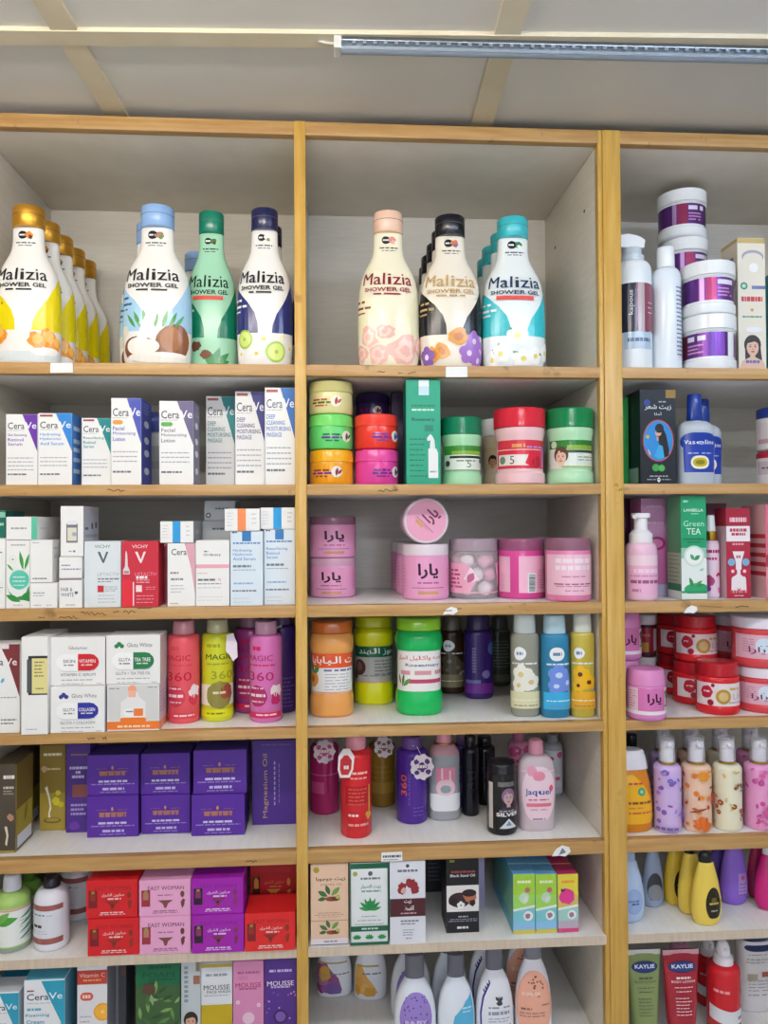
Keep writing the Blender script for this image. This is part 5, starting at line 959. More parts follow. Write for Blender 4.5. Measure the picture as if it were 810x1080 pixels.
V('green bottle standing behind the green tinted pump bottle', 'lotion_pump_bottle', 'bottle', (18, 44), 916, z, [('body', [(0, .9), (.03, 1), (.68, 1)]+ease(.68, 1, .8, .5, 5), '7cae4c:w'), ('cap', cap_prof(.8, 1, .45), '5c8c30')], [('label', .08, .6, 200, 0, lambda a: (a.rect(.5, .5, 1, 1, 'd8dcd8'), a.lines(.6, .7, .3, 4, .14, .03, '70a088')))], Y=.128)
WBt = [(0, .86), (.012, .93), (.04, .98), (.08, 1), (.66, 1)]+ease(.66, 1, .86, .5, 7)
def brown_b(a): a.rect(.5, .5, 1, 1, 'dce0e8'); a.rect(.5, .93, 1, .14, '9c5c58'); a.rect(.5, .08, 1, .15, '9c5c58'); a.words(.3, .75, .3, .03, '507888'); a.words(.3, .46, .13, .07, '382c30'); a.rect(.35, .46, .08, .07, '5c3c3c'); a.rect(.48, .46, .1, .07, '5c3c3c'); a.words(.64, .74, .12, .015, '9098a8'); a.lines(.3, .34, .4, 2, .06, .015, 'b0b4c0')
g = V('white bottle with two brown bands and a dark cap', 'shampoo_bottle', 'bottle', (36.7, 73), 924, z, [('body', WBt, 'e6e6f0'), ('cap', [(.86, .46), (.865, .48), (.97, .46), (1, .36)], '2c2830')], [('label', .12, .68, 150, -18, brown_b)], base=1005)
clone(g[0], .012, .11, 'white bottle with brown bands standing behind the front banded one'); clone(g[0], .028, .2, 'white bottle with brown bands at the back by the red soap cartons')
def east(dark, arab, gold, txt, bands=None):
    def fn(a):
        a.text('EAST WOMAN', .52, .78, .7, .11, txt, .01); a.rect(.13, .5, .17, .46, dark); a.rect(.13, .56, .1, .2, gold); a.rect(.13, .68, .06, .06, '8c9c40')
        if arab: a.text('صابون الشرق', .52, .6, .44, .1, arab, .012); a.words(.42, .5, .26, .04, arab)
        else: a.words(.36, .58, .3, .02, txt)
        a.poly([(.36, .44), (.66, .44), (.56, .34), (.53, .22), (.49, .22), (.46, .34)], gold if arab else '7c5044'); a.circ(.51, .33, .025, dark)
        a.ell(.84, .6, .04, .09, gold if arab else '6c3c34'); a.leaf(.84, .2, .2, .07, 85, gold if arab else '6c3c34'); a.leaf(.8, .36, .12, .05, 30, gold if arab else '6c3c34')
        a.words(.28, .14, .46, .03, arab or '9c7088'); a.words(.26, .09, .5, .02, arab or '9c7088')
    return fn
def eb(label, px, top, c, fn, base=None, Y=None, zz=None, yaw=0, topcol=None, d=.075):
    return B(label, px, top, zz or z, fn, 'R', lambda a: None, base=base, Y=Y, d=d, col=c, name='soap_carton', flap=True, topcol=topcol or c, yaw=yaw)
RD, PK, PU = east('7c1420', 'f0d4d0', '8c3020', 'a01c1c'), east('a03040', None, 'b08060', '6c3c4c'), east('2c1430', 'e8d0f0', '843060', '7c1c84')
for lab, lo, mid, up, tp, base, c, fn in (('bright red', (92.5, 146.7), 969, (91, 145), 928.5, 1008, 'd41c24', RD), ('pale pink', (147.3, 201), 967, (146.7, 201), 928.5, 1006, 'eaa8d0', PK), ('magenta purple', (202.3, 257.3), 965, (201.8, 256.5), 926.5, 1005, 'a01cac', PU)):
    Yb = WZ(sum(lo)/2, base, z).y
    _, z1 = eb('%s soap carton with a brown dancer, lower of its pair' % lab, lo, mid, c, fn, Y=Yb); eb('%s soap carton with a brown dancer, upper of its pair' % lab, up, tp, c, fn, Y=Yb+.002, zz=z1)
    if lab != 'bright red':
        _, z1 = eb('%s soap carton in the row behind, lower' % lab, (lo[0]+5, lo[1]), mid-4, c, None, Y=Yb+.085); eb('%s soap carton in the row behind, upper' % lab, (up[0]+5, up[1]), tp-6, c, None, Y=Yb+.085, zz=z1)
Yb = WZ(285, 1003, z).y
eb('single bright red soap carton in front of the dark red pile, by the post', (258.2, 311.3), 963, 'dc2426', RD, Y=Yb)
_, z1 = eb('dark red soap carton at the bottom of the rear pile by the post', (264, 312), 958, 'b01c20', None, Y=Yb+.085); 
eb('dark red soap carton with gold figures, on the rear pile by the post', (264, 312), 912.6, 'a8181e', east('4c1010', 'c86c50', 'c88838', '7c1418'), Y=Yb+.085, zz=z1)
# ---- middle bay
def nuts(leafc, nutc): return lambda a, v, s=1: (a.leaf(.45, v, .3*s, .13*s, 150, leafc), a.leaf(.5, v+.02, .28*s, .12*s, 110, leafc), a.leaf(.55, v+.01, .32*s, .13*s, 45, '6c9c4c'), a.leaf(.42, v-.02, .24*s, .11*s, 190, leafc), a.ell(.55, v-.03, .16*s, .03*s, nutc), a.ell(.66, v-.028, .12*s, .028*s, '6c3424'), a.circ(.72, v-.005, .06*s, 'b8b868'))
jn = nuts('3c6c3c', '8c4c34')
def jojoba(a): a.circ(.15, .93, .08, 'a89c30'); a.text('زيت جوجوبا', .53, .815, .78, .055, '4c2820', .02); a.text('JOJOBA OIL', .55, .745, .6, .028, 'a87868', .005); jn(a, .6); a.words(.2, .4, .6, .01, 'b89c88'); a.words(.12, .375, .76, .01, 'b89c88'); a.words(.2, .35, .6, .008, 'c0a490'); a.rect(.5, .305, 1, .008, 'b08878'); jn(a, .19, .85); a.rect(.5, .045, 1, .09, 'e0d8dc'); a.words(.35, .05, .35, .014, '707090'); a.rect(.5, .012, 1, .012, '6c6880')
B('peach carton with jojoba nuts and leaves, beside the middle post', (327.5, 367.2), 911.5, z, jojoba, base=997, d=.05, col='e8c4a8', flap=True)
def aloe_c(a):
    a.rect(.5, .965, 1, .07, '1c6044'); a.circ(.14, .87, .06, 'a8a838'); a.circ(.53, .87, .06, '505868'); a.text('BIORGANIC', .52, .81, .5, .025, '606878', .004) if 0 else a.words(.28, .81, .5, .024, '707888'); a.text('زيت الصبار', .54, .71, .52, .055, '2c6c50', .012); a.words(.3, .655, .5, .02, '70a090')
    for an, l in ((90, .34), (65, .34), (115, .34), (40, .34), (140, .34), (15, .3), (165, .3), (78, .26), (102, .26)): a.leaf(.52, .42, l, .085, an, '2c9450' if an % 2 else '248446')
    a.words(.3, .35, .4, .01, '98a8a0'); a.words(.2, .3, .6, .01, '98a8a0'); a.words(.12, .255, .76, .008, '98a8a0'); a.rect(.5, .2, 1, .065, '1c6044'); a.words(.3, .2, .42, .02, 'c0dcd0')
    for u in (.18, .5, .82): [a.leaf(u, .075, .13, .06, an, '249048') for an in (30, 60, 90, 120, 150)]
    a.rect(.5, .02, 1, .04, '1c6044'); a.rect(.015, .5, .03, 1, '1c6044'); a.rect(.985, .5, .03, 1, '1c6044')
B('white and green carton with an aloe plant', (368.8, 409.7), 910, z, aloe_c, base=996.5, d=.05, col='e6eaec', flap=True, topcol='1c6044')
def qust(a): a.circ(.5, .945, .05, '404050'); a.words(.22, .885, .56, .028, '686878'); a.circ(.5, .69, .3, 'e0e0e8'); [a.blob(.5+.2*math.cos(i*1.3), .69+.05*math.sin(i*2.1), .12, '8c2830') for i in range(6)]; a.blob(.38, .64, .08, 'd8b0a8'); a.rect(.5, .435, 1, .22, '4c1c24'); a.text('زيت', .5, .505, .2, .05, 'f0e8e8', .02); a.text('القسط', .54, .43, .26, .06, 'f0e8e8', .02); a.words(.3, .365, .44, .016, 'c0a0a8'); a.words(.3, .27, .5, .02, '808090'); a.words(.3, .235, .4, .016, '9090a0'); a.lines(.36, .16, .34, 3, .03, .01, '9898a8'); a.words(.44, .06, .16, .014, '9090a0')
B('white carton with a dark maroon band and red fruit', (411, 448.5), 908, z, qust, base=994.5, d=.05, col='e2e4ec', flap=True)
def black_seed(a): a.text('بذور', .3, .955, .3, .03, '90a040') if 0 else a.words(.1, .96, .15, .03, '8c9030'); a.words(.15, .815, .74, .028, 'a04840'); a.text('Black Seed Oil', .5, .765, .76, .035, 'e8e8ec', .01); a.rect(.5, .46, 1, .35, 'e4e0de'); a.ell(.4, .44, .34, .1, '38202c'); a.poly([(.5, .5), (.62, .56), (.9, .54), (.92, .46), (.8, .38), (.6, .42)], 'b87050'); a.ell(.7, .53, .22, .05, '281820'); a.ell(.2, .42, .14, .05, '241418'); a.flower(.44, .37, .12, 'f0eef0', '90a080'); a.blob(.8, .4, .1, '281820'); a.words(.36, .22, .3, .016, 'c0c0c8'); a.words(.1, .185, .84, .012, '9090a0'); a.words(.06, .16, .88, .012, '9090a0'); a.text('Magica', .5, .075, .4, .035, 'e0e0e4', .01) if 0 else a.words(.32, .075, .36, .03, 'e0e0e4')
B('black carton with a bowl of black seeds', (470.6, 504.8), 905, z, black_seed, 'L', lambda a: (a.rect(.5, .5, 1, 1, '16161c'), a.rect(.5, .5, .8, .3, '3c3038'), a.words(.2, .25, .6, .02, '808088')), base=984, d=.07, col='15151b', flap=True, topcol='24242c')
B('pale lilac carton edge right behind the black seed carton', (492, 511), 900, z, None, Y=.13, d=.06, col='b0a8d0')
B('dark carton standing at the back left of the black seed carton', (447, 470), 898, z, lambda a: (a.lines(.2, .8, .6, 6, .1, .02, '606070')), Y=.2, d=.06, col='23252c')
def smooth(yel): return lambda a: (a.rect(.5, .8, 1, .4, 'e0d440' if yel else 'a4d040'), a.rect(.5, .5, 1, .3, 'd8c060' if yel else 'a0d860'), a.rect(.5, .24, 1, .36, 'a0d0c8' if yel else '7cc8d0'), a.rect(.5, .1, 1, .2, 'c0b0c0' if yel else '8cc0e8'), a.text('hairex', .5, .87, .6, .05, 'f0c050' if yel else 'e4f0c0', .005) if 0 else a.words(.2, .87, .6, .045, 'e89040' if yel else 'e8f4c8'), (a.blob(.45, .62, .38, 'e03c90', .12), a.circ(.25, .73, .1, '50342c'), a.circ(.25, .76, .06, 'e0b090')) if yel else (a.blob(.5, .6, .24, 'c0dcc0', .15), a.circ(.66, .73, .12, 'c06878'), a.leaf(.5, .5, .4, .2, 70, 'd8e4d0')), a.poly([(0, .38), (1, .44), (1, .48), (0, .42)], 'e8f0e8'), a.circ(.68, .3, .22, 'e8ecf0'), a.blob(.66, .3, .12, 'a07880', .2), a.rect(.5, .035, 1, .07, 'd04878' if yel else 'd8c850'))
fr = [('first of three, left', (541, 564), False), ('second of three, middle', (564.6, 587), False), ('third of three, yellow and magenta', (588, 609.6), True)]
for w, px, yl in fr:
    r, _ = B('small %s carton in the front row, %s' % ('yellow and magenta' if yl else 'lime green and blue', w.split(',')[0]), px, 922, z, smooth(yl), 'L', lambda a: (a.rect(.5, .5, 1, 1, '64b8c8'), a.rect(.5, .5, .8, .5, '8cc8a0'), a.lines(.1, .8, .8, 8, .06, .012, '508090')), Y=.018, d=.045, col='c04470' if yl else '74b4dc', flap=True, topcol='b83460' if yl else '6ca8d4')
    for k in (1, 2, 3): clone(r, .0003*k, .0475*k, 'small %s carton, %s in its file from the front' % (w, ('second', 'third', 'rearmost')[k-1]))
# ---- right bay
EG = [(0, .6), (.01, .72), (.04, .84), (.1, .94), (.2, 1), (.32, .99), (.46, .93), (.6, .82), (.72, .68), (.8, .58), (.86, .52), (.87, .46)]
EC = [(.87, .44), (.875, .46), (.985, .44), (1, .38)]
def egg(label, px, top, base, body, cap, fn=None, Y=None, tw=0, ratio=.62):
    return V(label, 'shower_cream_bottle', 'bottle', px, top, z, [('body', EG, body), ('cap', EC, cap)], [('label', .12, .62, 100, tw, fn)] if fn else [], base=base, Y=Y, ratio=ratio)[0]
egg('pale blue baby bottle half hidden by the post', (644, 679), 897, None, 'b8ccec', 'a8bce0', lambda a: (a.ell(.6, .4, .36, .36, '9cb4e0'), a.words(.4, .42, .4, .06, '6080c0'), a.words(.5, .34, .3, .05, '50609c')), Y=.055)
egg('grey blue bottle with a dark oval label', (677, 699.5), 888, 958.7, '98a8c4', '8894b0', lambda a: (a.ell(.5, .4, .46, .46, '40444c'), a.ell(.5, .25, .4, .26, '8c9098')))
blk = lambda a: (a.ell(.5, .4, .34, .46, '1c1a14'), a.ell(.5, .4, .3, .42, '2c2818'), a.circ(.5, .5, .12, '6c6020'), a.words(.3, .42, .4, .05, 'c8b860'), a.words(.36, .22, .28, .04, 'a0a098'))
egg('yellow bottle with black oval label, rearmost of three', (700, 726), 884, 956.5, 'e0bc38', '16161a', blk, tw=10)
egg('yellow bottle with black cap, middle of three', (715, 742), 890, 967, 'e8c850', '16161a', None)
egg('yellow bottle with black cap and black oval label, frontmost of three', (729, 760), 899, 978.6, 'ecce58', '16161a', blk, tw=16)
egg('lilac purple rounded bottle with a small label', (759.5, 788), 880, 956.6, '8c64d0', '7c58c0', lambda a: (a.rect(.62, .4, .44, .6, 'b090d0'), a.circ(.6, .58, .1, 'c04c8c'), a.lines(.44, .4, .36, 4, .1, .03, '7848a8')), tw=12)
egg('violet blue bottle at the back behind the lilac one', (748, 770), 880, 944, '6c54b8', '5c48a0')
egg('magenta rounded bottle behind at the right edge', (788, 812), 880, 950, 'b0285c', 'd8d4d8')
egg('magenta rounded bottle at the front right edge', (796, 828), 892, 963, 'd0247c', 'e0dce0', lambda a: a.words(.3, .5, .4, .04, 'e080b0'))
# ================================================================== row 7
z = S[7]
def cvb(a, c='2ca0c0'): a.poly([(.42, .985), (1, .985), (1, .1), (.9, .45)], c); a.rect(.16, .86, .17, .018, '904c58'); a.text('Cera', .34, .78, .54, .085, '3c4868', .01); a.text('Ve', .78, .79, .34, .085, 'e8f0f8', .01); a.words(.08, .7, .6, .006, '90a0b0'); a.text('Acne', .22, .62, .32, .045, '5cb0cc', .01) if 0 else a.words(.08, .62, .34, .03, '60b0cc'); a.text('Foaming', .34, .54, .58, .05, '3c9cc0', .01); a.text('Cream', .28, .46, .44, .05, '3c9cc0', .01); a.lines(.08, .34, .7, 4, .05, .012, 'b0c0c8')
_, _ = B('white carton with a turquoise corner, front one at the left edge', (-16, 20), 1047, z, lambda a: cvb(a), 'R', band('c0d0dc'), Y=.012, d=.05, col='eceef2', flap=True, topcol='d8dce4')
B('white carton with turquoise top behind the front one at the left edge', (-4, 31), 1035, z, None, Y=.08, d=.08, col='5aa8c4', flap=True, topcol='2c94b8')
B('large white carton with a turquoise corner and turquoise side', (25.3, 68.3), 1033.5, z, lambda a: cvb(a), 'R', lambda a: (a.rect(.5, .5, 1, 1, '68a4bc'),), Y=.012, d=.075, col='eceef2', flap=True, topcol='58b0c8')
def vitc(a): a.rect(.5, .87, 1, .17, 'c04038'); a.text('Vitamin C', .5, .895, .86, .05, 'f0c8c0', .005); a.words(.2, .835, .6, .02, 'e0a850'); a.pill(.32, .64, .44, .1, 'd05848'); a.words(.18, .64, .26, .04, 'f0d0c8'); a.circ(.85, .45, .3, 'f0a028'); a.circ(.85, .45, .25, 'f8b840'); a.circ(.85, .45, .06, 'f8d888'); a.lines(.1, .4, .4, 4, .06, .015, 'b0b0b8')
B('white carton with a red vitamin band and an orange', (81.5, 113), 1019.5, z, vitc, 'R', lambda a: a.rect(.5, .5, 1, 1, '9c9ca4'), Y=.02, d=.05, col='e2e2e8')
B('dark grey carton in the gap beside the vitamin carton', (117, 133), 1018, z, lambda a: (a.rect(.4, .5, .2, 1, '80848c'), a.rect(.8, .9, .3, .1, '804848')), Y=.076, d=.06, col='4c5058')
def foam(a):
    a.rect(.5, .86, 1, .28, '0c6440'); a.text('FOAM', .52, .84, .72, .06, '084a34', .03); a.words(.3, .785, .6, .02, '0a5038'); a.words(.3, .93, .5, .03, '084a34'); a.rect(.5, .36, 1, .72, '3c5c34')
    for i in range(26): a.leaf(random.random()*.8+.1, random.random()*.6+.05, .3, .08, random.uniform(0, 180), random.choice(['5c8c48', '2c4c2c', '7ca45c', '446c3c', '8cac78']))
    a.blob(.3, .68, .14, '5c4030', .3)
B('green foam carton covered in leaves', (143, 189.6), 1014, z, foam, Y=.015, d=.05, col='1c5c40')
B('pale carton with sideways grey letters and a woman', (191, 211.5), 1010, z, lambda a: (a.text('SEOLMSEN', .26, .7, .22, .4, '8894a0', 0, rot=1) if 0 else [a.rect(.26, .5+.055*i, .2, .035, '8894a0') for i in range(8)], a.rect(.8, .74, .34, .1, 'a06c58'), a.rect(.86, .9, .2, .12, '8c8468'), a.woman(.5, .26, .36, '2c2420', 'd8a890', 'd8d8d8')), Y=.02, d=.05, col='c4ccd0')
def mousse(t, ink, brand, low=None):
    def fn(a):
        a.words(.15, .86, .2, .03, brand); a.text('Kylie', .6, .86, .4, .035, brand) if 0 else a.words(.4, .86, .46, .03, brand)
        a.text('MOUSSE', .5, .705, .84, .06, ink, .02)
        if low: a.text('FACE WASH', .56, .65, .74, .035, ink, .005); a.words(.1, .605, .8, .01, 'a0a0a8'); a.rect(.5, .24, 1, .5, low)
        else: a.words(.2, .66, .6, .02, brand)
    return fn
B('white and mustard face wash carton', (212.2, 244.8), 1016.5, z, lambda a: (a.rect(.5, .98, 1, .05, 'b8a030'), mousse(1, '50505c', '8890a0', 'c4a81c')(a)), Y=.02, d=.045, col='dfe3e8')
B('pink mousse carton between the mustard and purple ones', (245.8, 278), 1014, z, lambda a: (mousse(1, 'b0285c', 'a85888')(a), [a.rect(.2+.035*i, .8, .012, .05, 'c86ca0') for i in range(9)], a.circ(.5, .3, .2, 'e8c4d8'), [a.flower(u, v, .07, 'f0d0e0', 'd878a8') for u, v in ((.16, .5), (.84, .46), (.2, .14), (.8, .12))]), Y=.02, d=.045, col='d88cb8')
B('purple mousse carton beside the middle post', (279, 312.5), 1012, z, lambda a: (mousse(1, 'f0e8f4', 'c8b8e0')(a), [a.circ(random.random(), random.uniform(.2, .6), .03, c) for c in ('e0a0d0', '8c6cc0', 'c890d0', '7858b0') for _ in range(4)], a.circ(.5, .3, .22, '3c2464'), a.circ(.5, .3, .16, '7c5cac')), Y=.02, d=.045, col='54308c')
# ---- middle bay
LO2 = [(0, .86), (.012, .92), (.05, .97), (.15, 1), (.34, .99), (.46, .93), (.56, .83), (.64, .7), (.7, .56), (.735, .47), (.745, .44)]
LO = [(0, .84), (.012, .92), (.04, .98), (.1, 1), (.45, .99), (.6, .92), (.72, .78), (.8, .58), (.84, .5)]
def lot(label, px, top, base, fn, cap='d8d8de', body='e8eaf2', Y=None, tw=0, sp=130, v1=.66, P=None):
    return V(label, 'baby_lotion_bottle', 'bottle', px, top, z, [('body', P or LO, body), ('cap', [(.745, .43), (.75, .45), (.765, .46), (.985, .45), (1, .4)] if P else [(.83, .44), (.835, .47), (.985, .44), (1, .38)], cap)], [('label', .08, v1, sp, tw, fn)], base=base, Y=Y, ratio=.58, n=2.4)[0]
lot('white lotion bottle with purple flowers at the back by the post', (334, 371), 990, 1053, lambda a: (a.poly([(.05, .9), (.4, .95), (.62, .5), (.7, .1), (.1, .05)], '9c5488'), [a.blob(u, v, .14, c, .3) for u, v, c in ((.2, .2, '8c3c74'), (.4, .25, '9c5ca8'), (.55, .15, '7c5ca8'), (.3, .45, 'b07898'))], a.blob(.35, .65, .16, 'd8a850', .2), a.words(.5, .62, .4, .04, '707888'), a.rect(.5, .96, .8, .04, 'b8a060')), tw=-8, sp=150)
lot('white lotion bottle with golden oats at the back', (373.5, 408), 990, 1056, lambda a: (a.poly([(.05, .9), (.3, .95), (.5, .5), (.66, .1), (.1, .05)], 'e4b060'), [a.blob(u, v, .12, c, .3) for u, v, c in ((.2, .2, 'd89838'), (.4, .25, 'e8b868'), (.5, .12, 'd8a048'), (.25, .45, 'e0a850'))], a.words(.35, .68, .4, .04, '707888'), a.rect(.45, .9, .5, .05, 'b8a060')), tw=-4, sp=150)
def purple_oval(a): a.ell(.5, .5, .42, .5, '9c84d0', 28); [a.circ(.5+.3*random.uniform(-1, 1), .62+.3*random.uniform(-.9, 1), .02, '5c449c', 8) for _ in range(26)]; a.text('BABY', .5, .4, .46, .09, 'dcd0f0', .015); a.words(.3, .27, .4, .03, 'c8b8e8')
Yf = .03
def front_lot(label, px, top, fn, cap='6c6c78', body='e6eaf4', Y=.075, **k): return lot(label, px, top, None, fn, cap, body, Y=Y, P=LO2, **k)
g = front_lot('white baby lotion bottle with a speckled purple oval', (415, 459.3), 1006, purple_oval, sp=110, v1=.62); clone(g, 0, .085, 'white baby lotion bottle hidden behind the purple oval one')
g = front_lot('white baby lotion bottle with a light blue swoosh', (461, 500), 1005.5, lambda a: (a.poly([(1, .95), (.7, .8), (.45, .5), (.35, .05), (1, .05)], '5cb8e0'), a.words(.6, .66, .3, .04, 'b8e0f0'), a.words(.6, .58, .24, .03, 'b8e0f0')), sp=120, v1=.6, body='e8eef8'); clone(g, 0, .085, 'white baby lotion bottle hidden behind the light blue swoosh one')
g = front_lot('white lotion bottle with a dark deer head emblem', (501.3, 540.5), 996, lambda a: (a.poly([(.3, .95), (.36, .95), (.2, .7), (.14, .4), (.16, .05), (.1, .05), (.08, .4), (.14, .72)], '3c3c90'), [a.leaf(.2+.05*i, .78+.05*i, .12, .05, 130, '34387c') for i in range(4)], a.leaf(.56, .62, .14, .06, 60, '404850'), a.leaf(.56, .62, .14, .06, 120, '404850'), a.blob(.56, .6, .06, '404850', .15), a.rect(.56, .68, .02, .08, '404850'), a.words(.34, .52, .2, .03, '9098a8'), a.words(.64, .52, .18, .03, '9098a8'), a.words(.34, .42, .46, .06, '98a0b8'), a.lines(.34, .32, .5, 2, .05, .02, 'b0b8c8'), a.words(.66, .15, .2, .1, '8c98c8')), sp=130, v1=.66, body='eceef6'); clone(g, 0, .085, 'white lotion bottle hidden behind the deer emblem one')
def peach(a): a.ell(.46, .48, .48, .52, 'f0b098', 28); [a.circ(.5+.3*random.uniform(-.5, 1), .75+.18*random.uniform(-1, 1), .02, '905848', 8) for _ in range(20)]; a.text('baby lotion', .44, .62, .4, .05, 'f8d8c8') if 0 else a.words(.2, .64, .4, .06, 'f4c8b4'); a.words(.2, .4, .24, .03, '907068'); a.words(.16, .33, .5, .014, '907068'); a.words(.16, .28, .5, .014, '907068'); a.words(.6, .46, .2, .02, 'a07868')
g = front_lot('white baby lotion bottle with a peach oval, nearest the right wall', (542.5, 580.5), 982, peach, sp=150, v1=.66, cap='80808c', body='e8e8f2'); clone(g, 0, .085, 'peach labelled lotion bottle hidden behind the front peach oval one')
# ---- right bay
def tube_pack(label, px, top, body, fn, Y=.05, tilt=0):
    a, b = W(px[0], top+40, Y), W(px[1], top+40, Y); H = W(sum(px)/2, top, Y).z-z; R = (b.x-a.x)/2
    r = thing('hand_cream_tube', label, 'tube', ((a.x+b.x)/2, Y, z+.0004), rz=0)
    bm = bmesh.new(); rings = []
    for v, w, dd in ((.14, .74, .5), (.2, .78, .52), (.4, .84, .46), (.6, .9, .36), (.8, .96, .22), (.93, 1, .06), (1, 1, .05)):
        rings.append([bm.verts.new((sup(2*math.pi*k/36, 2.4 if v < .9 else 4)[0]*R*w, sup(2*math.pi*k/36, 2.4 if v < .9 else 4)[1]*R*dd, v*H)) for k in range(36)])
    for p, q in zip(rings, rings[1:]):
        for k in range(36): bm.faces.new((p[k], p[(k+1) % 36], q[(k+1) % 36], q[k]))
    bm.faces.new(rings[0][::-1]); bm.faces.new(rings[-1]); finish('body', bm, mat(body), r, True)
    lathe('cap', [(0, R*.66), (H*.01, R*.7), (H*.13, R*.7), (H*.14, R*.66)], mat('303038'), r, .66)
    bm = bmesh.new(); bbox(bm, -R, R, -R*.056, R*.056, H*.94, H*1.0, .0006); finish('crimp', bm, mat('e0e0dc:k' if 'green' in label else 'e8b0bc:k'), r)
    A_ = Art(2*R, H); fn(A_)
    def f(u, v, e):
        zz = .2+.72*v; T = [(.2, .78, .52), (.4, .84, .46), (.6, .9, .36), (.8, .96, .22), (.93, 1, .06)]
        for (z0, w0, d0), (z1, w1, d1) in zip(T, T[1:]):
            if z0 <= zz <= z1: w = w0+(w1-w0)*(zz-z0)/(z1-z0); dd = d0+(d1-d0)*(zz-z0)/(z1-z0)
        x = (u-.5)*2*.92; y = -max(0, 1-abs(x)**2.4)**(1/2.4)*dd*R
        return Vector((x*R*w, y-e-.0012, zz*H))
    A_.build('label', r, f, [i/14 for i in range(1, 14)], [i/8 for i in range(1, 8)])
    return r
def kay(c2, l1): return lambda a: (a.ell(.5, .86, .44, .085, '1c2c60', 28), a.ell(.5, .865, .4, .07, '24387c', 28), a.text('KAYLIE', .5, .87, .66, .055, 'e8ecf4', .02), [a.text(t, .5, .7-.055*i, w, .034, c2, .01) if i else a.words(.28, .7, .46, .03, c2) for i, (t, w) in enumerate(l1)], a.words(.2, .56, .6, .012, c2), a.words(.24, .5, .5, .012, c2), a.lines(.2, .4, .6, 6, .05, .012, c2))
tube_pack('olive green hand cream tube with a dark blue oval, by the post', (661, 696.3), 1001, '8c9c64', kay('50583c', [('OLIVE', .4), ('BODY LOTION', .74)]))
tube_pack('dark red hand cream tube with a dark blue oval', (699, 737), 1001, 'a82838', kay('f0dce0', [('', .5), ('BODY LOTION', .76)]), Y=.05)
def redspray(label, px, top, Y):
    return V(label, 'spray_bottle', 'bottle', px, top, z, [('body', [(0, .9), (.01, .97), (.03, 1), (.68, 1), (.7, .985)]+ease(.7, .985, .76, .6, 4), 'd0202c:w'), ('collar', [(.76, .56), (.765, .6), (.84, .58), (.86, .44)], 'ece8ee'), ('spray_head', [(.85, .4), (.9, .42), (.96, .36), (.99, .26), (1, .16)], 'f0ecf2')], [('label', .1, .68, 160, 0, lambda a: (a.poly([(0, .42), (.5, .36), (1, .4), (1, .14), (.5, .1), (0, .16)], 'e4e4ea'), a.words(.12, .72, .34, .05, 'f0a0a4'), a.words(.66, .22, .26, .06, '9890a0'), a.rect(.9, .66, .05, .08, 'f0d0d4'), a.blob(.78, .7, .05, '8c1820')))], Y=Y, extra=lambda r, R, H: finish('nozzle', (lambda bm: (tube(bm, [(0, -R*.2, H*.93), (0, -R*.52, H*.935)], [R*.14, R*.1], 8), bm)[1])(bmesh.new()), mat('f0ecf2'), r, True))
redspray('red spray bottle with a white wave band and white nozzle, in front', (746, 778.5), 992, .06)
redspray('red spray bottle with a white band, behind between tube and front spray', (733, 760), 990, .155)
V('pale pink bottle at the back behind the dark red tube', 'shampoo_bottle', 'bottle', (707, 726), 985, z, [('body', [(0, .9), (.03, 1), (.74, 1)]+ease(.74, 1, .84, .5), 'd898b8'), ('cap', cap_prof(.84, 1, .48), 'c080a8')], [('label', .1, .66, 140, 0, lambda a: a.rect(.5, .5, 1, 1, 'e0b0c8'))], Y=.2)
V('white body lotion bottle with a dark blue oval and brown square', 'body_lotion_bottle', 'bottle', (776, 813), 980, z, [('body', [(0, .9), (.01, .96), (.03, 1), (.8, .96), (.86, .9), (.89, .8)], 'dcd8da', .6, 2.8), ('cap', [(.89, .7), (.9, .74), (.99, .72), (1, .64)], '24305c', .62, 2.8)], [('label', .05, .86, 150, 0, lambda a: (a.ell(.52, .96, .34, .06, '1c2c5c', 26), a.words(.3, .85, .44, .012, '9090a0'), a.text('Advanced', .5, .78, .5, .03, '7c8088', .01), a.text('Repair', .42, .73, .34, .035, '7c8088', .01), a.rect(.38, .5, .2, .1, 'b0a890'), a.rect(.66, .54, .28, .08, 'a05c4c'), a.lines(.3, .44, .4, 4, .05, .014, '9c98a0'), a.words(.3, .22, .3, .02, '9c98a0'), a.words(.66, .23, .14, .02, '9c98a0')))], Y=.13, ratio=.6, n=2.8)
for un, ux, L in ((u, -.62, [(113, 131, 517, 9, .003), (40, 47, 652, 4, .003), (62, 82, 651, 9, .004), (85, 112, 647, 12, .003), (119, 125, 645, 4, .003), (130, 143, 646, 7, .004), (145, 160, 641, 4, .001),
        (259, 271, 909, 6, .003), (92, 100, 779, 4, .003), (108, 112, 778, 4, .005), (398, 406, 392, 5, .003), (420, 424, 393, 4, .003), (430, 439, 393, 6, .003), (399, 420, 517, 8, .003), (479, 487, 642, 5, .001)]),):
    for x0, x1, y, n, amp in L: scrib(un, ux, x0, x1, y, n, amp)
scrib(u2, .6092, 648, 652, 512, 5, .004); scrib(u2, .6092, 653, 656, 517, 4, .004); scrib(u2, .6092, 738, 762, 640, 8, .002, .001, '8a7440', 'scuff'); scrib(u2, .6092, 776, 790, 640, 6, .002, .001, '5a4420', 'scuff')
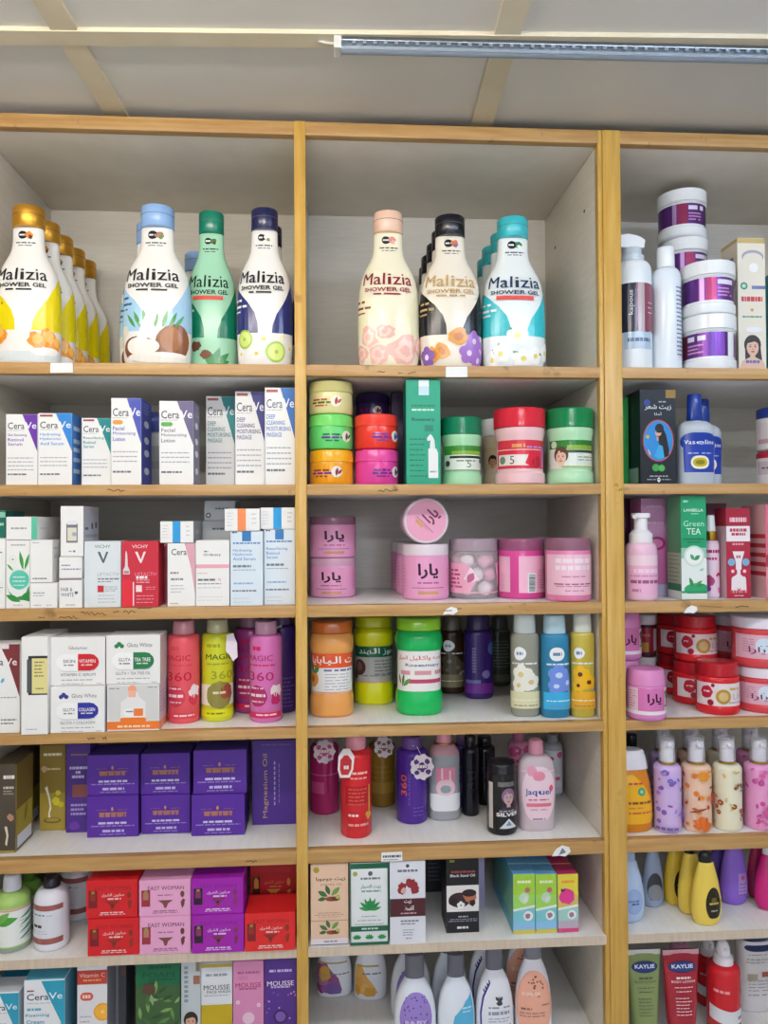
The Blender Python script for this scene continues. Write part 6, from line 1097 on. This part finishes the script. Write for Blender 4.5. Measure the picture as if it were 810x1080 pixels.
# paper price tags stuck on the shelf edges
def pricetag(label, px, py, txt=None, torn=False):
    a, b = W(px[0], py[0], -.001), W(px[1], py[1], -.001); w, h = b.x-a.x, a.z-b.z
    r = thing('price_tag', label, 'price tag', ((a.x+b.x)/2, -.0012, b.z))
    if torn: pts = [(-w/2, 0), (-w*.1, h*.06), (w*.2, -h*.05), (w/2, h*.4), (w*.42, h*.8), (w*.05, h), (-w*.25, h*.7), (-w*.4, h*.35)]
    else: pts = [(-w/2, 0), (w/2, h*.03), (w/2*.98, h), (-w/2*.97, h*.97)]
    sheet('paper', pts, -.0004, .0008, mat('f0f0ee:s'), r)
    if txt:
        A = Art(w, h); txt(A); A.build('print', r, lambda u, v, e: Vector(((u-.5)*w, -.0004-e, v*h)))
pricetag('blank white price tag on the shelf edge under the yellow shower gel', (53, 77), (382.5, 393.5))
pricetag('blank white price tag on the shelf edge under the black shower gel bottle', (470, 493), (386.5, 398))
pricetag('worn white tag on the shelf edge under the pink sweets jar', (467, 483), (640, 648), lambda a: a.words(.1, .5, .5, .15, '8a7a70'), True)
pricetag('torn white tag on the shelf edge under the green tea box', (721, 736), (638.5, 646.5), None, True)
pricetag('white price tag with printed letters above the aloe oil carton', (402, 424.5), (899, 908), lambda a: (a.words(.08, .55, .84, .25, '555566'), a.words(.1, .2, .7, .1, '8890a0')))
pricetag('torn paper tag with a dark print above the green and yellow cartons', (582, 602), (892, 902.5), lambda a: a.poly([(.35, .1), (.75, .35), (.55, .8)], '7a8494'), True)
# ------------------------------------------------------------------ render look
SC.view_settings.view_transform = 'Standard'; SC.view_settings.look = 'None'; SC.view_settings.gamma = 1
SC.view_settings.use_curve_mapping = False; SC.view_settings.exposure = EXPO
wd = bpy.data.worlds.new('world'); SC.world = wd; wd.use_nodes = True
wd.node_tree.nodes['Background'].inputs[0].default_value = (.8, .85, .9, 1); wd.node_tree.nodes['Background'].inputs[1].default_value = .3
SC.cycles.max_bounces = 10; SC.cycles.diffuse_bounces = 4; SC.cycles.glossy_bounces = 4; SC.cycles.transmission_bounces = 8
SC.cycles.caustics_reflective = False; SC.cycles.caustics_refractive = False
SC.cycles.use_denoising = True; SC.cycles.sample_clamp_indirect = 6
